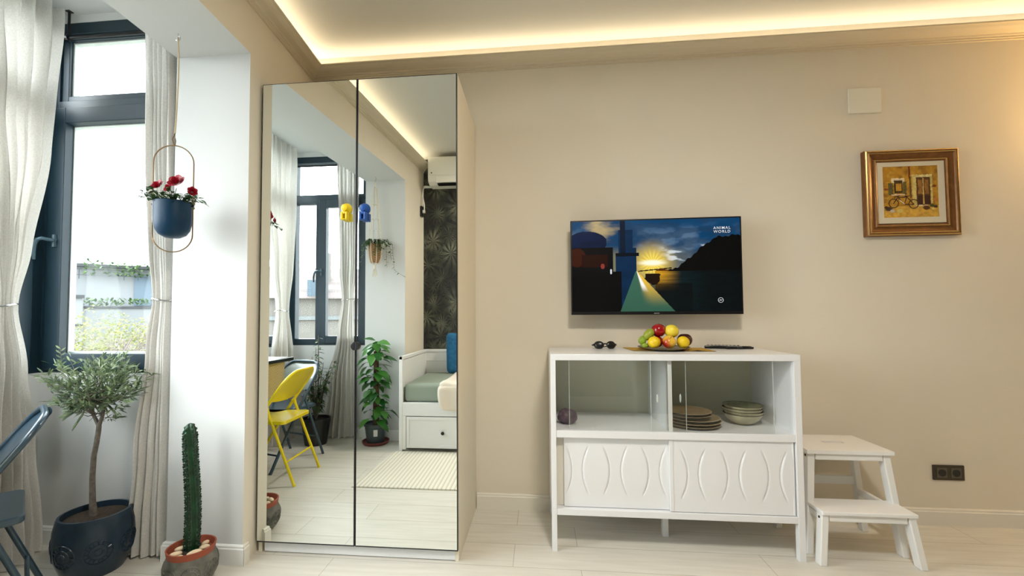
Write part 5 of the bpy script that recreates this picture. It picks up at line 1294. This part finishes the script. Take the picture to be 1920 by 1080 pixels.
for k in range(16):
    a_ = rr.uniform(0, 2 * PI); ext = rr.uniform(.05, .13); drop = rr.uniform(-.02, .12)
    if k == 0: a_, ext, drop = -.1, .16, .24
    if k == 1: a_, ext, drop = .3, .12, .22
    if k == 2: a_, ext, drop = PI, .12, .20
    if k == 3: a_, ext, drop = PI + .3, .13, .12
    if k == 4: a_, ext, drop = 0.0, .14, .15
    P = [Vector((.03 * math.cos(a_), .03 * math.sin(a_), .32)), Vector((ext * .7 * math.cos(a_), ext * .7 * math.sin(a_), .375)), Vector((ext * math.cos(a_), ext * math.sin(a_), .33)), Vector((ext * 1.12 * math.cos(a_), ext * 1.12 * math.sin(a_), .33 - drop))]
    if k == 0: P.append(Vector((.29, .0, .02)))
    sm_.tube(P, .0013, 5)
    for seg_ in range(len(P) - 1):
        for j in range(9):
            p = P[seg_].lerp(P[seg_ + 1], j / 9); a2 = rr.uniform(0, 2 * PI)
            if k == 0 and seg_ == 3 and j % 2: continue
            lf.leaf(p, (math.cos(a2), math.sin(a2), rr.uniform(-.7, .3)), (0, 0, 1), rr.uniform(.018, .034), rr.uniform(.013, .022), .2, .2, shape='heart')
lf.build('ivy_leaves', M_ivy, mh); sm_.build('stems', M_ivy, mh)

# ================================================================== DAYBED (mirror)
bd = empty('daybed', (.2, -2.63, 0), label='white wooden daybed with drawers along the wall, seen in the right mirror', cat='daybed')
def bdx(name, x0, x1, y0, y1, z0, z1, m=M_whitew, parent=None, bevel=.003): return MB().box(x0 - .2, x1 - .2, y0 + 2.63, y1 + 2.63, z0, z1).build(name, m, parent or bd, bevel=bevel)
BX0, BX1, BY0, BY1 = -.818, 1.26, -3.050, -2.212
for (a0, a1) in ((BX0, BX0 + .030), (BX1 - .030, BX1)):
    ep = bdx('end_panel', a0 + .006, a1 - .006, BY0 + .03, BY1 - .030, .05, .785)
    bdx('post', a0, a1, BY1 - .034, BY1, 0, .812); bdx('post', a0, a1, BY0, BY0 + .034, 0, .812)
    bdx('end_rail', a0 - .002, a1 + .002, BY0, BY1, .785, .812)
bdx('back_panel', BX0 + .03, BX1 - .03, BY0 + .006, BY0 + .024, .10, .785); bdx('back_rail', BX0 + .03, BX1 - .03, BY0, BY0 + .030, .785, .812)
bdx('back_moulding', BX0 + .03, BX1 - .03, BY0 + .024, BY0 + .030, .69, .70)
bdx('front_rail', BX0 + .03, BX1 - .03, BY1 - .024, BY1 - .002, .305, .418); bdx('platform', BX0 + .03, BX1 - .03, BY0 + .03, BY1 - .026, .395, .415)
bdx('front_stile', BX0 + .03, BX0 + .062, BY1 - .024, BY1 - .002, .02, .305)
for k in range(3):
    x0 = BX0 + .066 + k * .655; x1 = x0 + .645
    d = bdx('drawer', x0, x1, BY1 - .34, BY1 - .006, .034, .298); 
    fr_ = MB(); X0_, X1_ = x0 - .2, x1 - .2; yy = BY1 - .006 + 2.63
    for (p, q, r_, s_) in ((X0_, X1_, .034, .060), (X0_, X1_, .272, .298), (X0_, X0_ + .026, .060, .272), (X1_ - .026, X1_, .060, .272)): fr_.box(p, q, yy, yy + .005, r_, s_)
    fr_.build('drawer_border', M_whitew, d, bevel=.002)
    kn = MB(); R = Matrix.Rotation(-PI / 2, 3, 'X'); kn.lathe([(.001, 0), (.006, 0), (.006, .010), (.014, .016), (.015, .022), (.010, .028), (.001, .030)], ((x0 + x1) / 2 - .2 + (.0 if k else -.003), yy + .0, .166), 20, tilt=R); kn.build('knob', M_black, d, smooth=True)
def soft(name, x0, x1, y0, y1, z0, z1, m, label, cat, bev=.035, rot=None, parent=None, amp=.004, seed=0):
    bm = bmesh.new(); bmesh.ops.create_cube(bm, size=1)
    bmesh.ops.scale(bm, vec=(x1 - x0, y1 - y0, z1 - z0), verts=bm.verts); bmesh.ops.bevel(bm, geom=bm.edges, offset=bev, segments=4, profile=.6, affect='EDGES')
    bmesh.ops.subdivide_edges(bm, edges=[e_ for e_ in bm.edges if e_.calc_length() > .06], cuts=8, use_grid_fill=True)
    for v in bm.verts: v.co.z += amp * math.sin(23 * v.co.x + seed) * math.sin(19 * v.co.y + 1) * (1 if v.co.z > 0 else 0); v.co.y += amp * .6 * math.sin(17 * v.co.x + 11 * v.co.z)
    me = bpy.data.meshes.new(name); bm.to_mesh(me); bm.free(); me.materials.append(m); me.polygons.foreach_set('use_smooth', [True] * len(me.polygons))
    o = bpy.data.objects.new(name, me); COL.objects.link(o); o.location = ((x0 + x1) / 2, (y0 + y1) / 2, (z0 + z1) / 2)
    if rot: o.rotation_euler = rot
    if label: tag(o, label, cat)
    if parent: o.parent = parent
    return o
soft('mattress', BX0 + .036, BX1 - .036, BY0 + .034, BY1 - .034, .416, .575, M_sage, 'sage green mattress on the white daybed, seen in the mirror', 'mattress', .04)
soft('cushion', -.545, -.10, -2.975, -2.845, .578, .985, M_denim, 'blue denim cushion propped on the daybed, seen at the mirror edge', 'cushion', .055, rot=(-.12, 0, 0), amp=.008)
# throw blanket draped over the front edge
a = MB(); NX, NS = 44, 46; vs = []; fs = []
prof = [(-2.90, .582), (-2.60, .583), (-2.32, .586), (-2.235, .588), (-2.200, .575), (-2.190, .54), (-2.186, .47), (-2.184, .40), (-2.182, .375)]
def pat(t):
    k = t * (len(prof) - 1); i = min(int(k), len(prof) - 2); q = k - i; return lerp(prof[i][0], prof[i + 1][0], q), lerp(prof[i][1], prof[i + 1][1], q)
for j in range(NS + 1):
    y, z = pat(j / NS)
    for i in range(NX + 1):
        t = i / NX; x = -.445 + .80 * t + .02 * math.sin(7 * j / NS); wv = .010 * (1 + math.sin(16 * t + 2 * j / NS)) + .004 * (1 + math.sin(41 * t)); fall = 1 if z < .56 else .5
        vs.append((x, y + (wv * fall if z < .58 else 0), z + (wv * .5 if z >= .575 else 0) - (.015 * math.sin(9 * t) if j == NS else 0)))
for j in range(NS):
    for i in range(NX): q = j * (NX + 1) + i; fs.append((q, q + 1, q + NX + 2, q + NX + 1))
a.add(vs, fs); o = a.build('throw_blanket', M_blank, smooth='all'); sol = o.modifiers.new('thickness', 'SOLIDIFY'); sol.thickness = .008; sol.offset = 1; tag(o, 'cream knitted throw hanging over the daybed front, seen in the mirror', 'blanket')

# rug
a = MB(); a.prism([(-.895, -1.437), (1.35, -1.437), (1.35, -2.20), (-.845, -2.20)], .0005, .010)
o = a.build('rug', M_rug, bevel=.003); tag(o, 'cream ribbed rug on the floor before the daybed, seen in the mirror', 'rug')

# ================================================================== AIR CONDITIONER (mirror)
acu = empty('air_conditioner', (-.35, YB + .002, 2.52), label='white wall-mounted air conditioner above the dark wallpaper, seen in the mirror', cat='air conditioner')
pr_ = [(0, .0), (0, .275), (.185, .285), (.200, .275), (.205, .08), (.190, .025), (.14, .0)]   # depth, height
def acx(name, prof2, x0, x1, m, bevel=.004):
    a = MB(); n = len(prof2); vs = [(x0, d, z) for d, z in prof2] + [(x1, d, z) for d, z in prof2]; fs = [tuple(range(n)), tuple(range(n, 2 * n))[::-1]] + [((i + 1) % n, i, n + i, n + (i + 1) % n) for i in range(n)]; a.add(vs, fs)
    return a.build(name, m, acu, bevel=bevel)
acx('housing', pr_, -.385, .465, M_ac)
acx('front_panel', [(.205, .085), (.2115, .085), (.2075, .272), (.201, .272)], -.380, .460, M_ac, .002)
acx('flap', [(.196, .010), (.203, .014), (.2085, .072), (.202, .070)], -.30, .40, M_ac, .002)
acx('air_slot', [(.12, -.001), (.188, .006), (.188, .004), (.12, -.004)], -.29, .39, M_black, 0)
a = MB(); a.lathe([(.001, 0), (.007, 0), (.007, .002), (.001, .002)], (-.345, .2115, .11), 14, tilt=Matrix.Rotation(-PI / 2, 3, 'X')); a.build('sensor', M_black, acu)
sw = empty('switch_box', (L(-2.985) + .001, -2.985, 2.255), label='small black switch box with white plug beside the air conditioner', cat='switch'); sw.rotation_euler = (0, 0, ta)
MB().box(0, .022, -.026, .026, -.050, .060).build('box', M_black, sw, bevel=.002)
MB().box(.022, .046, -.016, .016, -.012, .020).build('plug', M_ac, sw, bevel=.004)
a = MB(); a.tube([(-.7745, YB + .030, 2.545), (-.795, YB + .035, 2.548), (L(-3.03) + .020, -3.035, 2.545), (L(-3.00) + .022, -3.005, 2.50), (L(-2.985) + .022, -2.985, 2.42), (L(-2.985) + .040, -2.984, 2.33), (L(-2.985) + .040, -2.985, 2.276)], .006, 8)
a.tube([(-.7745 + .04, YB + .022, 2.54), (L(-3.05) + .010, YB + .022, 2.54)], .012, 8)
o = a.build('power_cable', M_ac, smooth=True); tag(o, 'white cable running from the air conditioner to the switch box', 'cable')

# ================================================================== LAMPS outside the picture: wall lamp, and an added fill lamp
wl_ = empty('wall_lamp', (3.62, -.002, 1.95), label='warm wall lamp on the beige wall beyond the right edge', cat='lamp')
MB().box(-.04, .04, -.015, 0, -.06, .06).build('back_plate', M_brass, wl_, bevel=.003)
a = MB(); a.tube([(0, -.015, 0), (0, -.09, 0), (0, -.11, .02)], .006, 8); a.build('arm', M_brass, wl_, smooth=True)
a = MB(); a.lathe([(.075, .02), (.055, .19)], (0, -.11, 0), 32); a.f = [f_ for f_ in a.f if len(f_) <= 4]; a.mi = a.mi[:len(a.f)]; a.build('lamp_shade', M_shade, wl_, smooth=True)
pl = bpy.data.lights.new('wall_lamp_bulb', 'POINT'); pl.energy = 28; pl.color = (1.0, .60, .22); pl.shadow_soft_size = .05
po = bpy.data.objects.new('wall_lamp_bulb', pl); COL.objects.link(po); po.parent = wl_; po.location = (0, -.11, .22)
cl = empty('added_fill_lamp', (.80, -2.25, ZC - .001), label='round white ceiling lamp, unseen, added to fill the room with light', cat='lamp')  # unseen lamp added as fill light for the room
a = MB(); a.lathe([(.001, -.07), (.20, -.07), (.235, -.055), (.24, -.02), (.24, 0), (.001, 0)], (0, 0, 0), 48); a.build('fill_diffuser', M_frost, cl, smooth=True)
al = bpy.data.lights.new('added_fill_light', 'AREA'); al.shape = 'DISK'; al.size = .42; al.energy = 46; al.color = (1.0, .93, .82)
ao = bpy.data.objects.new('added_fill_light', al); COL.objects.link(ao); ao.parent = cl; ao.location = (0, 0, -.075)

# ================================================================== OUTSIDE
GZ = -9.0
tag(MB().box(-90, 60, -70, 80, GZ - .2, GZ).build('ground', mat('outside_ground', (.20, .20, .17), .9, noise=.2, nscale=.3)), kind='structure')
M_bld = mat('pale_render', (.20, .215, .225), .9, noise=.05, nscale=.5); M_bldb = mat('blue_panel', (.11, .15, .19), .9); M_bldd = mat('dark_gutter', (.05, .055, .06), .8); M_bld2 = mat('cream_render', (.20, .185, .17), .9)
def building(name, label, loc, rz, parts, grp=None):
    e = empty(name, loc, rz, label=label, cat='building', group=grp)
    for nm, b_, m_ in parts: MB().box(*b_).build(nm, m_, e)
    return e
# direct view, north
bl = [('lower_block', (-9, 9, 0, 7, 0, 11.0), M_bld), ('upper_block', (-7.5, 9, 1.2, 7, 11.0, 14.2), M_bld), ('roof_edge', (-9.1, 9.1, -.12, 0, 10.85, 11.02), M_bldd), ('upper_roof', (-7.8, 9.2, .7, 7, 14.2, 14.45), M_bldd), ('blue_panel', (1.2, 3.4, 1.1, 1.2, 11.1, 13.7), M_bldb), ('blue_panel', (4.9, 9.0, 1.1, 1.2, 11.1, 13.7), M_bldb), ('downpipe', (3.4, 3.52, 1.0, 1.1, 11.0, 14.2), M_bldd), ('downpipe', (-4.6, -4.5, 1.0, 1.1, 11.0, 14.2), M_bldd), ('window', (6.2, 6.9, 1.02, 1.1, 12.2, 13.0), M_bldd)]
e = building('apartment_block', 'pale flat-roofed building beyond the tree, seen through the end window', (-33.8, 29.3, GZ), .80, bl)
rl = MB()
for k in range(14): rl.box(-4 + k * .9, -3.95 + k * .9, .6, .65, 13.2, 14.0)
rl.box(-4, 8, .6, .65, 13.95, 14.0); rl.box(-4, 8, .6, .65, 13.5, 13.54); rl.build('railing', M_bldd, e)
gp = MB(); rr = random.Random(77)
for k in range(260): gp.leaf((rr.uniform(-8, 4), rr.uniform(-.3, .3), 11.0 + rr.uniform(0, .5)), (rr.uniform(-1, 1), rr.uniform(-1, 1), 1), (0, 0, 1), .35, .18, shape='oval')
for k in range(260): gp.leaf((rr.uniform(-2, 5.5), rr.uniform(.2, .6), 13.4 + rr.uniform(0, 1.2)), (rr.uniform(-1, 1), rr.uniform(-1, 1), .6), (0, 0, 1), .35, .18, shape='oval')
gp.build('roof_plants', M_ivy, e)
building('apartment_block', 'low white building at the left behind the tree, seen through the end window', (-31.5, 20.2, GZ), .85, [('block', (-3.5, 3.5, 0, 6, 0, 11.6), M_bld), ('ledge', (-3.6, 3.6, -.15, 0, 11.4, 11.6), M_bldd), ('ledge', (-3.6, 3.6, -.12, 0, 9.6, 9.7), M_bldd)])
# tree
def tree(loc, radii, nleaf, seed, label, h):
    e = empty('garden_tree', (loc[0], loc[1], GZ), label=label, cat='tree', group='trees outside the window'); rr = random.Random(seed); c = Vector((0, 0, loc[2] - GZ)); a = MB(); lf = MB()
    a.tube([(0, 0, 0), (.1, 0, (c.z) * .5), (0, 0, c.z - radii[2] * .4)], [.22, .17, .12], 8)
    for k in range(60):
        d = Vector((rr.gauss(0, 1), rr.gauss(0, 1), rr.uniform(-.1, 1.2))).normalized(); tip = c + Vector((d.x * radii[0], d.y * radii[1], d.z * radii[2])) * rr.uniform(.75, 1.0)
        b0 = c + Vector((0, 0, -radii[2] * rr.uniform(.2, .6))); mid = b0.lerp(tip, .5) + Vector((rr.uniform(-.2, .2), rr.uniform(-.2, .2), rr.uniform(-.1, .2))); a.tube([b0, mid, tip], [.05, .03, .008], 5)
        for q in range(7): p = mid.lerp(tip, rr.random()); a.tube([p, p + Vector((rr.uniform(-.5, .5), rr.uniform(-.5, .5), rr.uniform(-.1, .6)))], [.012, .004], 4)
    for k in range(nleaf):
        d = Vector((rr.gauss(0, 1), rr.gauss(0, 1), rr.gauss(0, 1))).normalized(); q = rr.uniform(.45, 1.0) ** .6; lump = 1 + .12 * math.sin(6 * d.x + 4 * d.z) + .08 * math.sin(11 * d.y)
        p = c + Vector((d.x * radii[0], d.y * radii[1], d.z * radii[2])) * q * lump; lf.leaf(p, (rr.uniform(-1, 1), rr.uniform(-1, 1), rr.uniform(-.4, 1)), (0, 0, 1), rr.uniform(.05, .10), rr.uniform(.03, .05), shape='oval')
    a.build('branches', M_twig, e, smooth=True); lf.build('foliage', M_tree, e)
tree((-10.2, 7.2, -.25), (1.9, 1.7, 1.55), 9000, 5, 'yellow-green spring tree just outside the end window', 2)
tree((-14.6, 10.4, -.9), (2.2, 2.0, 1.6), 5000, 6, 'yellow-green tree left of the nearer one outside the end window', 2)
# seen in the mirror, south
e = building('house', 'pale house with a grey tiled roof outside, seen in the mirror through the far window', (-8.9, -15.0, GZ), -.45, [('walls', (-4, 4, -6, 0, 0, 10.9), M_bld2), ('cornice', (-4.1, 4.1, 0, .12, 10.0, 10.15), M_bld), ('cornice', (-4.1, 4.1, 0, .12, 9.1, 9.2), M_bld), ('chimney', (.6, .95, -1.8, -1.4, 11.6, 12.9), M_bld2), ('dormer', (.1, .8, -.5, .10, 10.95, 11.6), M_bldb)])
a = MB(); a.add([(-4.3, .3, 10.85), (4.3, .3, 10.85), (4.3, -3, 12.4), (-4.3, -3, 12.4), (4.3, -6.3, 10.85), (-4.3, -6.3, 10.85)], [(0, 1, 2, 3), (3, 2, 4, 5), (0, 3, 5), (1, 4, 2), (0, 5, 4, 1)]); a.build('roof', M_tiles, e)
for k in range(3):
    MB().box(-2.2 + k * 1.6, -1.4 + k * 1.6, 0, .03, 8.0, 9.0).build('window', M_bldb, e)
